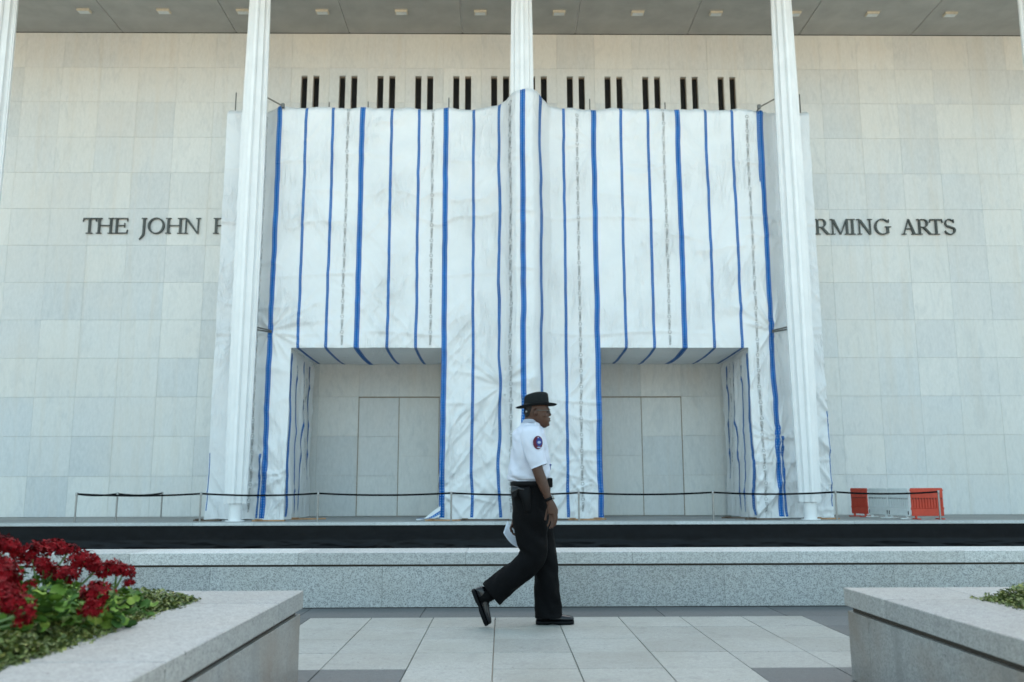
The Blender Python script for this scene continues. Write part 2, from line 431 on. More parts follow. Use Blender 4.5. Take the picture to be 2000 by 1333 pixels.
for k in range(-6, 6):
    for c in (-SLC, SLC):
        o = link('window', wfm, None, bld, Vector(((k+.5)*P_+c, YF, 0))-Vector(bld.location)); link('pane', gm, None, o)
# doors: two marble-faced leaves in a thin frame, one pair behind each opening of the sheeting
for xd in (-3*P_, 3*P_):
    d = MB(); h = 3*PH; wd = P_
    for a, b, c, e in ((-wd-.004, -wd+.024, 0, h), (wd-.024, wd+.004, 0, h), (-wd+.024, wd-.024, h-.034, h-.004), (-.012, .012, 0, h-.034)):
        d.box(a, b, -.012, .06, c, e)
    fr = d.obj('door', 'bronze_frame', bld, loc=Vector((xd, YF, ZP))-Vector(bld.location))
    for s in (-1, 1):
        for q in range(3 if s*xd > 0 else 2):
            hh = (h-.055)/(3 if s*xd > 0 else 2)
            a, b = (-wd+.028, -.015) if s < 0 else (.015, wd-.028)
            o = box('leaf_panel', 'marble', (a, b, 0, .04, .012+q*hh+.003, .012+(q+1)*hh-.003), fr, .002)
    # threshold dirt line
# roof with soffit panels and ceiling lights
roof = B(MB().box(-92, 92, 25.2, YF+62, ZS+.05, ZS+6.2), 'roof', 'white_paint')
for k in range(-6, 7):
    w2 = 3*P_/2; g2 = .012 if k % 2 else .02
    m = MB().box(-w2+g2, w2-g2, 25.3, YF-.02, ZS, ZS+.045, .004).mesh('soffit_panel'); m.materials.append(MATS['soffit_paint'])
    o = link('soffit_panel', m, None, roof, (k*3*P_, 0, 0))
B(MB().box(-90, 90, YF-.02, YF+.03, ZS+.0, ZS+.046), 'shadow_gap', 'dark_gap', roof)
lm = MB().box(-.24, .24, -.14, .14, -.10, 0, .02).mesh('ceiling_light'); lm.materials.append(MATS['fixture'])
lm2 = MB().box(-.30, .30, -.2, .2, -.012, 0).mesh('back_plate'); lm2.materials.append(MATS['soffit_paint'])
lm3 = MB().box(-.2, .2, -.1, .1, -.107, -.101).mesh('lens'); lm3.materials.append(MATS['plastic_white'])
for k in range(-8, 8):
    o = link('ceiling_light', lm, None, bld, Vector(((2*k+1)*P_, 31.2, ZS-.002))-Vector(bld.location))
    link('back_plate', lm2, None, o, (0, 0, .001)); link('lens', lm3, None, o)
# columns: stepped cross section, slightly swollen in the middle, standing on a round pin
def col_prof(s):
    q = [(.115, 1.0), (.115, .90), (.185, .90), (.185, .72), (.30, .66), (.62, .56), (.66, .30), (.72, .185), (.90, .185), (.90, .115), (1.0, .115)]
    pts = q+[(a, -b) for a, b in reversed(q)]
    pts = pts + [(-a, -b) for a, b in pts]
    return [(a*s, b*s) for a, b in pts]
zc0, zc1 = .62, ZS-.03
rings = []
for k in range(25):
    t = k/24; z = zc0+(zc1-zc0)*t
    hw = .335+.085*math.sin(math.pi*min(1, t*.98+.02))**.8
    rings.append([(a, b, z) for a, b in col_prof(hw)])
cm = MB().loft(rings).mesh('column'); cm.materials.append(MATS['white_paint'])
pin = MB().loft([[(r*math.cos(2*math.pi*j/24), r*math.sin(2*math.pi*j/24), z) for j in range(24)] for r, z in ((.2, ZP-.02), (.2, .6), (.19, .625))]).mesh('pin'); pin.materials.append(MATS['white_paint'])
collar = MB().loft([[(r*math.cos(2*math.pi*j/24), r*math.sin(2*math.pi*j/24), z) for j in range(24)] for r, z in ((.3, ZP-.005), (.3, ZP+.02), (.28, ZP+.028))]).mesh('base_ring'); collar.materials.append(MATS['white_paint'])
for k in range(-3, 4):
    o = link('column', cm, None, bld, Vector((k*6*P_-(.36*k/2 if abs(k) == 2 else 0), YC, 0))-Vector(bld.location))
    link('pin', pin, None, o); link('base_ring', collar, None, o)
    for m in (cm,): pass

# ------------------------------------------------------------------ wall lettering
def arc(cx, cy, ro, ri, a0, a1, n=14, ic=(0, 0)):
    A = [math.radians(a0+(a1-a0)*k/n) for k in range(n+1)]
    return [[(cx+ro[0]*math.cos(A[k]), cy+ro[1]*math.sin(A[k])), (cx+ro[0]*math.cos(A[k+1]), cy+ro[1]*math.sin(A[k+1])),
             (cx+ic[0]+ri[0]*math.cos(A[k+1]), cy+ic[1]+ri[1]*math.sin(A[k+1])), (cx+ic[0]+ri[0]*math.cos(A[k]), cy+ic[1]+ri[1]*math.sin(A[k]))] for k in range(n)]
def R4(x0, x1, y0, y1): return [(x0, y0), (x1, y0), (x1, y1), (x0, y1)]
def serif(x0, x1, y, up): return R4(x0, x1, y, y+.05) if up else R4(x0, x1, y-.05, y)
def Q(*p): return list(p)
ST, TH = .135, .055
def glyph(ch, W):
    g = []
    if ch == 'T':
        c = W/2; g = [R4(.04, W-.04, .93, 1), R4(c-ST/2, c+ST/2, .05, .93), serif(c-.2, c+.2, 0, 1),
                      Q((0, .76), (.05, .77), (.09, .93), (.04, 1)), Q((W, .76), (W-.04, 1), (W-.09, .93), (W-.05, .77))]
    if ch == 'I':
        c = W/2; g = [R4(c-ST/2, c+ST/2, .05, .95), serif(0, W, 0, 1), serif(0, W, 1, 0)]
    if ch == 'H':
        a = .1; b = W-.1-ST
        g = [R4(a, a+ST, .05, .95), R4(b, b+ST, .05, .95), R4(a+ST, b, .49, .49+TH)]
        for x in (a, b): g += [serif(x-.1, x+ST+.1, 0, 1), serif(x-.1, x+ST+.1, 1, 0)]
    if ch in 'EF':
        a = .1; g = [R4(a, a+ST, .05, .95), serif(a-.1, a+ST+.05, 1, 0), R4(a+ST, W-.05, .94, 1), Q((W-.09, .94), (W-.05, 1), (W-.03, .77), (W-.07, .77)),
                     R4(a+ST, W*.72, .49, .49+TH), R4(W*.72, W*.72+.05, .38, .68)]
        if ch == 'E': g += [serif(a-.1, a+ST+.05, 0, 1), R4(a+ST, W-.05, 0, .06), Q((W-.05, 0), (W, .24), (W-.05, .24), (W-.1, .06))]
        else: g += [serif(a-.1, a+ST+.12, 0, 1)]
    if ch == 'J':
        a = W-.1-ST; g = [R4(a, a+ST, .05, .95), serif(a-.1, a+ST+.1, 1, 0), Q((a, .05), (a+ST, .05), (a+ST-.03, -.12), (a-.03, -.1)),
                          Q((a-.03, -.1), (a+ST-.03, -.12), (0.03, -.40), (0, -.35))]
    if ch == 'O': g = arc(W/2, .5, (W/2, .525), (W/2-.13, .45), 0, 360, 36)
    if ch == 'N':
        g = [R4(.13, .13+TH+.02, .05, .95), serif(.03, .31, 0, 1), serif(0, .2, 1, 0), R4(W-.18, W-.18+TH+.02, .0, .95), serif(W-.29, W, 1, 0),
             Q((.1, .96), (.28, .96), (W-.1, 0), (W-.2, -.02))]
    if ch == 'M':
        b = W-.1-ST; m = W/2+.02
        g = [R4(.13, .2, .05, .95), serif(.03, .31, 0, 1), serif(0, .16, 1, 0), R4(b, b+ST, .05, .95), serif(b-.09, W, 0, 1), serif(b+.02, W-.02, 1, 0),
             Q((.1, .97), (.28, .97), (m+.05, 0), (m-.03, 0)), Q((b+.07, .97), (b, .97), (m-.02, .02), (m+.05, .02))]
    if ch == 'G':
        g = arc(.5, .5, (.5, .525), (.37, .45), 40, 318, 26) + [Q((.84, .80), (.92, .77), (.93, .98), (.88, .98)), R4(.76, .76+ST, .08, .5), serif(.66, W, .52, 0), Q((.76, .08), (.895, .08), (.895, .14), (.84, .17))]
    if ch == 'A':
        c = W*.48; g = [Q((.1, .05), (.17, .05), (c+.0, .92), (c-.03, 1)), Q((W-.27, .05), (W-.1, .05), (c+.05, 1), (c-.05, 1)),
                        serif(0, .28, 0, 1), serif(W-.36, W, 0, 1), R4(.22, W-.3, .34, .34+TH)]
    if ch == 'R':
        a = .1; g = [R4(a, a+ST, .05, .95), serif(a-.1, a+ST+.1, 0, 1), serif(a-.1, a+.05, 1, 0), R4(a+ST, .44, .94, 1), R4(a+ST, .44, .45, .5)]
        g += arc(.44, .725, (.27, .275), (.14, .22), -90, 90, 14) + [Q((.36, .46), (.52, .46), (W-.06, .02), (W-.22, .02)), serif(W-.2, W, 0, 1)]
    if ch == 'S':
        c = W/2; g = arc(c-.02, .735, (c-.05, .285), (c-.15, .22), 35, 225, 14) + arc(c+.0, .265, (c, .285), (c-.12, .22), -150, 42, 16)
        g += [Q((.10, .53), (.20, .60), (W-.10, .46), (W-.2, .38)), Q((W-.15, .98), (W-.09, .98), (W-.08, .76), (W-.13, .78)), Q((0, .24), (.05, .25), (.13, .10), (.06, .03))]
    return g
CAPH = .625
def lettering(name, label, items, u0, z0):
    root = empty(name, (0, YF, z0), label, 'lettering', 'raised letters on the marble wall')
    for ch, x0p, x1p in items:
        xa = atY(u0+x0p/6.897, 444, YF).x; xb = atY(u0+x1p/6.897, 444, YF).x
        Wd = (xb-xa)/CAPH; mb = MB()
        for q, poly in enumerate(glyph(ch, Wd)):
            mb.extrude(poly, lambda x, y, d: (x*CAPH, -d, y*CAPH), .055+.0006*q)
        o = mb.obj('letter', 'letter_bronze', root, loc=(xa, -.022, 0))
    return root
lettering('wall_lettering', 'dark bronze raised letters reading THE JOHN F on the marble wall', [('T', 85, 275), ('H', 272, 502), ('E', 510, 700), ('J', 855, 948), ('O', 965, 1190), ('H', 1203, 1437), ('N', 1440, 1672), ('F', 1845, 2020)], 150, 10.845)
lettering('wall_lettering', 'dark bronze raised letters reading RMING ARTS on the marble wall', [('R', 5, 205), ('M', 210, 472), ('I', 475, 547), ('N', 568, 778), ('G', 805, 1027), ('A', 1168, 1372), ('R', 1376, 1580), ('T', 1545, 1727), ('S', 1745, 1892)], 1590, 10.835)
# ================================================================== SCAFFOLD SHEETING
YT, ZH = 28.8, 5.70                    # sheet plane, underside of the two openings
THICK = [-8.43, -5.545, -2.64, 0.0, 2.51, 5.45, 8.37]
THIN = [-7.5, -6.565, -4.525, -3.57, -1.67, -.79, .60, 1.456, 3.46, 4.415, 6.44, 7.367]
TEXT = [-8.98, -6.04, -3.09, -.42, 1.93, 4.95, 7.88]
XL, XR = -10.4, 10.25
PORT = [(-7.725, -2.70), (2.555, 7.57)]
PIERS = [(XL, -7.725), (-2.70, 2.555), (7.57, XR)]
CORN = [(-7.725, ZH), (7.57, ZH), (-2.7, ZH), (2.555, ZH)]
PULL = [(-7.75, 1.5, .9), (-8.4, 6.3, 1.1), (-2.65, 1.0, 1.3), (2.5, 1.3, 1.2), (8.4, 6.3, 1.2), (-5.2, 7.35, .8), (5.0, 9.6, 1.0), (2.6, 12.9, 1.3), (-.75, 12.0, .9), (-.75, 4.4, 1.0), (8.35, 2.6, 1.2)]
def plan(X):                          # bulge round the wrapped middle column, recess beside the free ones
    a = np.abs(X-.06)
    r = np.interp(a, [0, .28, .42, .62, .9, 1.4], [1.0, .97, .84, .36, .08, 0])
    y = YT-1.06*r
    y = y+np.interp(X, [-10.6, -9.75, -8.95, -8.5], [.42, .50, .38, 0])+np.interp(X, [8.42, 8.9, 9.75, 10.6], [0, .38, .50, .42])
    return y
def wrink(X, Z):
    lowm = np.clip((8.0-Z)/6, 0, 1)
    d = .045*(fbm(X*.4, Z*.42, 1, 2)*2-1)
    for sgn, sd in ((1, 11), (-1, 23)):
        s = X*.80+sgn*Z*.60; t = -sgn*X*.60+Z*.80
        m = np.clip(fbm(X*.45+sd, Z*.3, sd)*3.2-1.25, 0, 1)
        wv = .7*fbm(X*.8, Z*.5, sd+3)
        d = d+(.034+.085*lowm)*m*ridge(s*1.5+wv, t*.14, sd)**10
        d = d+(.016+.045*lowm)*m*ridge(s*3.4+wv, t*.3, sd+5)**7
    mh = np.clip(fbm(X*.45+3, Z*.6, 41)*3.2-1.35, 0, 1)
    d = d+.075*mh*ridge(Z*.8+.9*fbm(X*.7, Z*.4, 8), X*.12, 43)**12
    for k, zl in enumerate((1.95, 3.9, 6.2, 8.2, 10.2, 12.2)):      # tube ledgers pressing from behind
        m = np.clip(fbm(X*.5+k*9, X*0+k, 50+k)*3-1.2, 0, 1)
        d = d+.045*m*np.exp(-((Z-zl-.06*np.sin(X*1.3+k))/.05)**2)
    for cx, cz, L in PULL:
        dx = X-cx; dz = Z-cz; rr = np.hypot(dx, dz)+1e-6; an = np.arctan2(dz, dx)
        d = d+(.17 if cz < 7 else .08)*np.exp(-rr/L)*np.clip(rr/.3, 0, 1)*(ridge(an*2.6+5, rr*.2, int(cx*7+99))**7)
    # pleats under the top hem
    d = d+.06*np.clip((Z-13.0)/1.2, 0, 1)*ridge(X*1.5, Z*.1, 61)**3
    return d
def slide(X, Z):                      # sideways drift of the printed bands
    lowm = np.clip((8-Z)/6, 0, 1)
    amp = .012+.035*lowm+.06*np.exp(-((np.abs(X)-.75)/.3)**2)
    return amp*(fbm(X*.8+9, Z*.55, 71, 2)*2-1)+.012*(fbm(X*.8+9, Z*2.2, 73, 2)*2-1)
def ztop(X):
    sag = .07*np.abs(np.sin((X-THICK[0])*math.pi/1.46))
    pk = np.interp(np.abs(X-.06), [0, .36, .6, .9, 1.3, 1.9], [.25, .21, .19, .11, .04, 0])
    return 14.33-sag+pk+.05*(fbm(X*2.3, X*0, 77)-.5)+np.interp(X, [-10.4, -9.6, -8.6, 8.4, 9.6, 10.3], [.12, .08, 0, -.05, 0, .10])
def surf(X, V, off=0.):
    """V runs 0 (floor) .. 14.3 (top hem, where it follows the scalloped edge)"""
    X = np.asarray(X, float); V = np.asarray(V, float)
    zt = ztop(X); zb = .075+.05*fbm(X*1.8, X*0+3, 81)
    Z = np.where(V > 12, 12+(V-12)*(zt-12)/2.3, np.where(V < 1, zb+(V)*(1-zb), V))
    hem = np.clip((V-14.05)/.25, 0, 1)
    y = plan(X)-wrink(X, Z)-off+.22*hem**2
    # deeper crumple at the foot
    y = y-np.clip((.7-Z)/.7, 0, 1)*.10*fbm(X*2.2, Z*1.5, 85)
    return np.stack([X+slide(X, Z), y, Z], -1)
wrap = empty('scaffold_sheeting', (0, YT, ZP), 'white plastic sheeting with blue bands wrapped round scaffolding at the entrance', 'sheeting')
WL = -Vector(wrap.location)
def grid_obj(name, P, mat, parent, uv=None, solid=0):
    h, w_ = P.shape[:2]; mb = MB(); mb.v = [tuple(p) for p in P.reshape(-1, 3)]
    mb.f = [(a*w_+b, a*w_+b+1, (a+1)*w_+b+1, (a+1)*w_+b) for a in range(h-1) for b in range(w_-1)]
    me = mb.mesh(name, True, False)
    if uv is not None:
        l = me.uv_layers.new(name='UVMap'); U = uv.reshape(-1, 2); idx = np.zeros(len(me.loops), int); me.loops.foreach_get('vertex_index', idx)
        l.data.foreach_set('uv', U[idx].ravel())
    o = link(name, me, mat, parent, WL if parent is wrap else None); return o
def join_grids(name, grids, mat, parent):
    mb = MB()
    for P in grids:
        h, w_ = P.shape[:2]
        mb.add(P.reshape(-1, 3), [(a*w_+b, a*w_+b+1, (a+1)*w_+b+1, (a+1)*w_+b) for a in range(h-1) for b in range(w_-1)])
    me = mb.mesh(name, True, False); return link(name, me, mat, parent, WL)
VS_UP = np.concatenate([np.arange(ZH, 14.0, .055), np.linspace(14.0, 14.3, 8)])
VS_LO = np.concatenate([np.arange(0, ZH-.02, .05), [ZH]])
edges = [XL]+THICK+[XR]
BANDS = [(x, .088) for x in THICK]+[(x, .046) for x in THIN]+[(-10.36, .014), (10.22, .013), (8.56, .05), (8.25, .025), (-8.62, .04)]
BCOL = np.array([-1, -.5, 0, .5, 1.])
def cols(a, b):                       # grid columns: even spacing plus the edges of every band
    bc = np.concatenate([x+hw*BCOL for x, hw in BANDS]); ev = np.linspace(a, b, max(3, int((b-a)/.042)))
    ev = ev[[0]+[i for i in range(1, len(ev)-1) if np.abs(bc-ev[i]).min() > .015]+[-1]]
    return np.unique(np.round(np.concatenate([ev, bc[(bc > a) & (bc < b)]]), 5))
for a, b in zip(edges[:-1], edges[1:]):
    gl = [surf(*np.meshgrid(cols(a, b), VS_UP))]
    for p0, p1 in PIERS:
        lo, hi = max(a, p0), min(b, p1)
        if hi-lo > .05: gl.append(surf(*np.meshgrid(cols(lo, hi), VS_LO)))
    join_grids('sheet', gl, 'tarp', wrap)
def band(x, hw, v0, v1, mat, off=.006):
    vs = np.concatenate([VS_LO[:-1], VS_UP]); vs = vs[(vs >= v0-.001) & (vs <= v1)]; xs = x+hw*BCOL
    Xg, Vg = np.meshgrid(xs, vs); P = surf(Xg, Vg, off)
    uv = np.stack([(Xg-x+hw)/(2*hw), Vg], -1)
    return grid_obj('printed_band', P, mat, wrap, uv)
def in_port(x): return any(a+.03 < x < b-.03 for a, b in PORT)
for x in THICK: band(x, .088, ZH if in_port(x) else .02, 14.28, 'stripe_wide')
for x in THIN: band(x, .046, ZH if in_port(x) else .02, 14.28, 'stripe_thin')
band(-10.36, .014, .3, 2.3, 'stripe_thin'); band(10.22, .013, .4, 3.6, 'stripe_thin'); band(8.56, .05, .02, 2.8, 'stripe_thin'); band(8.25, .025, 11.5, 14.25, 'stripe_thin')
band(-8.62, .04, .02, 2.2, 'stripe_thin')
# printed maker's name running up the sheets
fc = bpy.data.curves.new('f', 'FONT'); fc.body = 'MONARFLEX'; fc.resolution_u = 1; fc.size = .1
fo = bpy.data.objects.new('f', fc); col.objects.link(fo)
dg = bpy.context.evaluated_depsgraph_get(); tm = fo.evaluated_get(dg).to_mesh()
tv = np.array([v.co[:2] for v in tm.vertices]); tf = [tuple(p.vertices) for p in tm.polygons]
fo.evaluated_get(dg).to_mesh_clear(); bpy.data.objects.remove(fo)
tv = (tv-tv.min(0))/(tv.max(0)-tv.min(0))
ra = np.linspace(0, 2*math.pi, 15)[:-1]
ring = np.concatenate([np.stack([.058*np.cos(ra), .058*np.sin(ra)], -1), np.stack([.042*np.cos(ra), .042*np.sin(ra)], -1)])
rf = [(j, (j+1) % 14, 14+(j+1) % 14, 14+j) for j in range(14)]
for x in TEXT:
    mr = MB(); mb = MB(); v = (ZH if in_port(x) else .15)+.1
    while v < 14.0:
        P = surf(x+.04-tv[:, 1]*.08, v+tv[:, 0]*.33, .012); mb.add(P, tf)
        P = surf(x+ring[:, 0], v+.43+ring[:, 1], .012); mr.add(P, rf)
        v += .53
    link('printed_ring', mr.mesh('printed_ring', False, False), 'ring_ink', wrap, WL)['kind'] = 'stuff'
    link('printed_name', mb.mesh('printed_name', False, False), 'print_ink', wrap, WL)['kind'] = 'stuff'
# undersides and inner cheeks of the two openings
YB = 32.25
for pi, (a, b) in enumerate(PORT):
    xs = np.linspace(a, b, 90); ys = np.linspace(0, 1, 46)
    def under(Xg, T, off=0.):
        base = surf(Xg, np.full_like(Xg, ZH)); Yg = base[..., 1]+T*(YB-base[..., 1])
        mid = np.sin(np.pi*np.clip((Xg-a)/(b-a), 0, 1))
        z = ZH-.10*np.sin(T*math.pi*.9)*mid-.05*T*fbm(Xg*.9, Yg*.6, 91+pi)-.018*ridge(Xg*1.4+Yg*.8, Yg*.4, 95)**3*np.clip(T*4, 0, 1)-off
        return np.stack([base[..., 0]*(1-T)+Xg*T, Yg, z], -1)
    grid_obj('opening_underside', under(*np.meshgrid(xs, ys)), 'tarp', wrap)
    for lst, hw, mt in ((THICK, .088, 'stripe_wide'), (THIN, .046, 'stripe_thin')):
        for x in lst:
            if a+.1 < x < b-.1:
                Xg, Tg = np.meshgrid(np.linspace(x-hw, x+hw, 4), ys); 
                grid_obj('printed_band', under(Xg, Tg, .008), mt, wrap, np.stack([(Xg-x+hw)/(2*hw), Tg*3.4], -1))
    for xe, sg in ((a, 1), (b, -1)):
        zs = np.concatenate([np.arange(.0, ZH-.02, .08), [ZH]]); T, Zg = np.meshgrid(np.linspace(0, 1, 44), zs)
        def cheek(T, Zg, off=0.):
            ed = surf(np.full_like(T, xe), Zg); Yg = ed[..., 1]+T*(YB-ed[..., 1])
            fade = np.clip(T*6, 0, 1)*np.clip((ZH-Zg)*5, 0, 1)
            w1 = .10*ridge(Yg*.9, Zg*.22, 101)**2+.07*(fbm(Yg*1.1, Zg*.6, 103)-.5)+.05*ridge(Yg*2+Zg*.8, Zg*.5, 105)**3
            z = ed[..., 2]
            return np.stack([ed[..., 0]*(1-np.clip(T*8, 0, 1))+xe*np.clip(T*8, 0, 1)+sg*(w1*fade-.02+off), Yg+.10*(fbm(Yg*.6, Zg*.7, 107)-.5)*fade, z], -1)
        grid_obj('opening_side', cheek(T, Zg), 'tarp', wrap)
        if (xe == a) == (pi == 0):
            for t0, hw, z0, z1 in ((.05, .022, .1, 5.6), (.28, .013, .2, 5.3), (.5, .013, .1, 5.5), (.86, .02, 1.4, 5.55)):
                zz = np.arange(z0, z1, .08); Tg, Zs = np.meshgrid(np.linspace(t0-hw, t0+hw, 3), zz)
                wob = .012*np.sin(Zs*2.3+t0*9)+.03*(fbm(Zs*.8, Zs*0+t0*5, 111)-.5)
                grid_obj('printed_band', cheek(Tg+wob, Zs, .010), 'stripe_thin', wrap, np.stack([(Tg-t0+hw)/(2*hw), Zs], -1))
            mb = MB(); v = .4
            while v < 5.2:
                mb.add(cheek(.68+(tv[:, 1]-.5)*.02, v+tv[:, 0]*.33, .012), tf); v += .53
            link('printed_name', mb.mesh('printed_name', False, False), 'print_ink', wrap, WL)['kind'] = 'stuff'
# outer ends, returning to the wall
for xe, sg in ((XL, -1), (XR, 1)):
    vs_ = np.arange(0, 14.31, .11); T, V = np.meshgrid(np.linspace(0, 1, 40), vs_); ed = surf(np.full_like(T, xe), V)
    Yg = ed[..., 1]+T*(32.7-ed[..., 1]); wv = (.07*ridge(Yg*1.1, V*.2, 121)**3+.05*(fbm(Yg*.8, V*.5, 123)-.5))*np.clip(T*5, 0, 1)
    grid_obj('end_sheet', np.stack([ed[..., 0]+sg*(wv-.05*np.clip(T*5, 0, 1)), Yg, ed[..., 2]], -1), 'tarp', wrap)
# loose corner of sheeting on the platform
fl = np.zeros((14, 8, 3))
for a in range(14):
    for b in range(8):
        t = a/13; s_2 = b/7
        fl[a, b] = (-2.66-.75*t+.0*s_2, 28.45-.32*t-.35*s_2+.5*t*s_2, ZP+.03+.42*(1-t)**1.6*(1-.75*s_2)+.03*math.sin(t*6+s_2*3))
uvf = np.stack(np.meshgrid(np.linspace(0, 1, 8), np.linspace(0, 1, 14)), -1)
grid_obj('loose_flap', fl, 'tarp', wrap)
grid_obj('printed_band', fl[:, 4:7]+np.array([0, -.012, .01]), 'stripe_wide', wrap, uvf[:, 4:7])
# tubes of the scaffolding that show
scf = empty('scaffold', (0, 29.6, ZP), 'steel scaffold tubes sticking out above and beside the sheeting', 'scaffold')
def tubeo(p, q, r=.026, name='tube', mat='galvanised', par=scf):
    o = MB().tube([p, q], r, 8).obj(name, mat, par, loc=-Vector(par.location)); return smooth_angle(o)
for x, z in ((-10.25, 14.95), (-5.5, 14.62), (-6.9, 14.6), (-2.6, 14.78), (2.48, 14.75), (5.2, 14.62), (10.1, 14.95)):
    tubeo((x, 29.6, 12.0), (x, 29.6, z+.18), .022)
for s in (-1, 1):
    tubeo((s*8.93, 28.25, 14.42), (s*8.30, 28.62, 14.18)); tubeo((s*8.93, 28.2, 6.34), (s*8.38, 28.72, 6.27)); tubeo((s*8.93, 28.35, 6.27), (s*8.38, 28.74, 6.22))
    tubeo((s*8.30, 28.75, 14.16), (s*8.30, 29.6, 14.1)); tubeo((s*9.7, 29.1, 14.2), (s*9.35, 28.6, 14.42), .03)
    MB().box(s*8.3-.05, s*8.3+.05, 28.58, 28.68, 14.12, 14.28, .01).obj('coupler', 'galvanised', scf, loc=-Vector(scf.location))
tubeo((-10.1, 29.6, 12.1), (10.0, 29.6, 12.1)); tubeo((-10.1, 29.6, 14.05), (10.0, 29.6, 14.05)); 

# timber under the scaffold feet
TB = [(525, 1017, 28.1, 1.0, .05, 'timber'), (600, 1013, 29.6, 1.2, .4, 'timber'), (405, 1018, 28.4, .9, -.3, 'timber_dark'), (865, 1018, 28.0, 1.1, .06, 'timber'), (1140, 1016, 28.2, 1.1, -.08, 'timber'), (1168, 1014, 28.6, .5, .5, 'timber'),
      (1440, 1012, 29.4, 1.0, -.5, 'timber_dark'), (1490, 1014, 28.3, 1.1, .05, 'timber_dark'), (1610, 1013, 28.4, 1.0, .25, 'timber'), (945, 1018, 28.2, 1.6, 0, 'timber_dark'), (1060, 1017, 28.2, 1.6, .02, 'timber_dark')]
TBL = ['light timber board under the blue-banded sheet edge beside the opening away from the barricades', 'light timber board slanting into the opening away from the barricades', 'dark timber board at the outer sheeting corner below THE JOHN lettering', 'light timber board under the loose sheet corner', 'light timber board under the middle pier of sheeting, on the barricade side', 'short light timber offcut lying askew at the middle pier of sheeting',
       'dark timber board slanting into the opening nearer the barricades', 'dark timber board under the sheeting pier nearer the barricades', 'light timber board at the outer sheeting corner beside the red barricade', 'dark timber board under the middle pier next to the loose sheet corner', 'dark timber board under the middle pier behind the walking person']
for n_, (u, v, Y, L, rz, mt) in enumerate(TB):
    x = atY(u, v, Y).x
    o = MB().box(-L/2, L/2, -.11, .11, 0, .045, .004).box(-L/2+.1, -L/2+.3, -.16, .02, .045, .075, .003).obj('timber_board', mt, loc=(x, Y, ZP+.0005)); o.rotation_euler.z = rz
    tag(o, TBL[n_], 'board', 'boards under the sheeting')

# ------------------------------------------------------------------ belt posts
POSTS = [(146, 27.62, 'end'), (390, 27.6, ''), (620, 27.6, ''), (881, 27.6, ''), (1131, 27.6, ''), (1394, 27.6, ''), (1635, 27.6, ''), (1837, 27.75, 'bar')]
pp = []
pmesh = MB().loft([[(r*math.cos(2*math.pi*j/14), r*math.sin(2*math.pi*j/14), z) for j in range(14)] for r, z in ((.05, 0), (.05, .012), (.028, .018), (.028, .86))]).mesh('post', True); pmesh.materials.append(MATS['steel'])
cmesh = MB().loft([[(r*math.cos(2*math.pi*j/14), r*math.sin(2*math.pi*j/14), z) for j in range(14)] for r, z in ((.034, .80), (.036, .81), (.036, .90), (.030, .912))]).mesh('cap'); cmesh.materials.append(MATS['steel'])
def post(x, Y, label, group):
    e = empty('belt_post', (x, Y, ZP+.0005), label, 'barrier post', group)
    smooth_angle(link('post', pmesh, None, e)); smooth_angle(link('cap', cmesh, None, e)); return e
def belt(e, q, sag=.05):
    p0 = Vector((0, -.0, .865)); q0 = Vector(q)-Vector(e.location); mb = MB(); rings = []
    for k in range(17):
        t = k/16; c = p0.lerp(q0, t); c.z -= sag*4*t*(1-t)
        n = Vector((-(q0-p0).y, (q0-p0).x, 0)).normalized()*.004
        rings.append([c+n+Vector((0, 0, .028)), c-n+Vector((0, 0, .028)), c-n-Vector((0, 0, .028)), c+n-Vector((0, 0, .028))])
    mb.loft(rings).obj('belt', 'belt_black', e)
prev = None
G = 'belt posts along the platform edge'
LB = {'end': 'steel belt post where the black belt turns back towards the wall', 'bar': 'steel belt post standing against the red plastic barricade', '': 'steel belt post with black belt in the row along the platform edge'}
LBN = {390: 'steel belt post in front of the outer sheeting edge below THE JOHN lettering', 620: 'steel belt post in front of the sheeting opening away from the barricades', 881: 'steel belt post in front of the loose sheet corner at the middle pier',
       1131: 'steel belt post at the middle pier, between the walking person and the barricades', 1394: 'steel belt post in front of the sheeting opening nearer the barricades', 1635: 'steel belt post between the outer sheeting edge and the red barricades'}
for u, Y, t in POSTS:
    x = atY(u, 1015, Y).x; e = post(x, Y, LBN.get(u, LB[t]), G)
    if prev is not None: belt(prev, (x, Y, ZP+.865), .06)
    else: first = e
    prev = e
xq = atY(226, 1015, 28.3).x; e2 = post(xq, 28.3, 'steel belt post between the turning post and the one by the marble wall', G)
belt(first, (xq, 28.3, ZP+.865), .05)
p3 = (atY(314, 1010, 31.6).x, 31.6); e3 = post(p3[0], p3[1], 'steel belt post close to the marble wall, ending the belt', G)
belt(e2, (p3[0], p3[1], ZP+.865), .06)

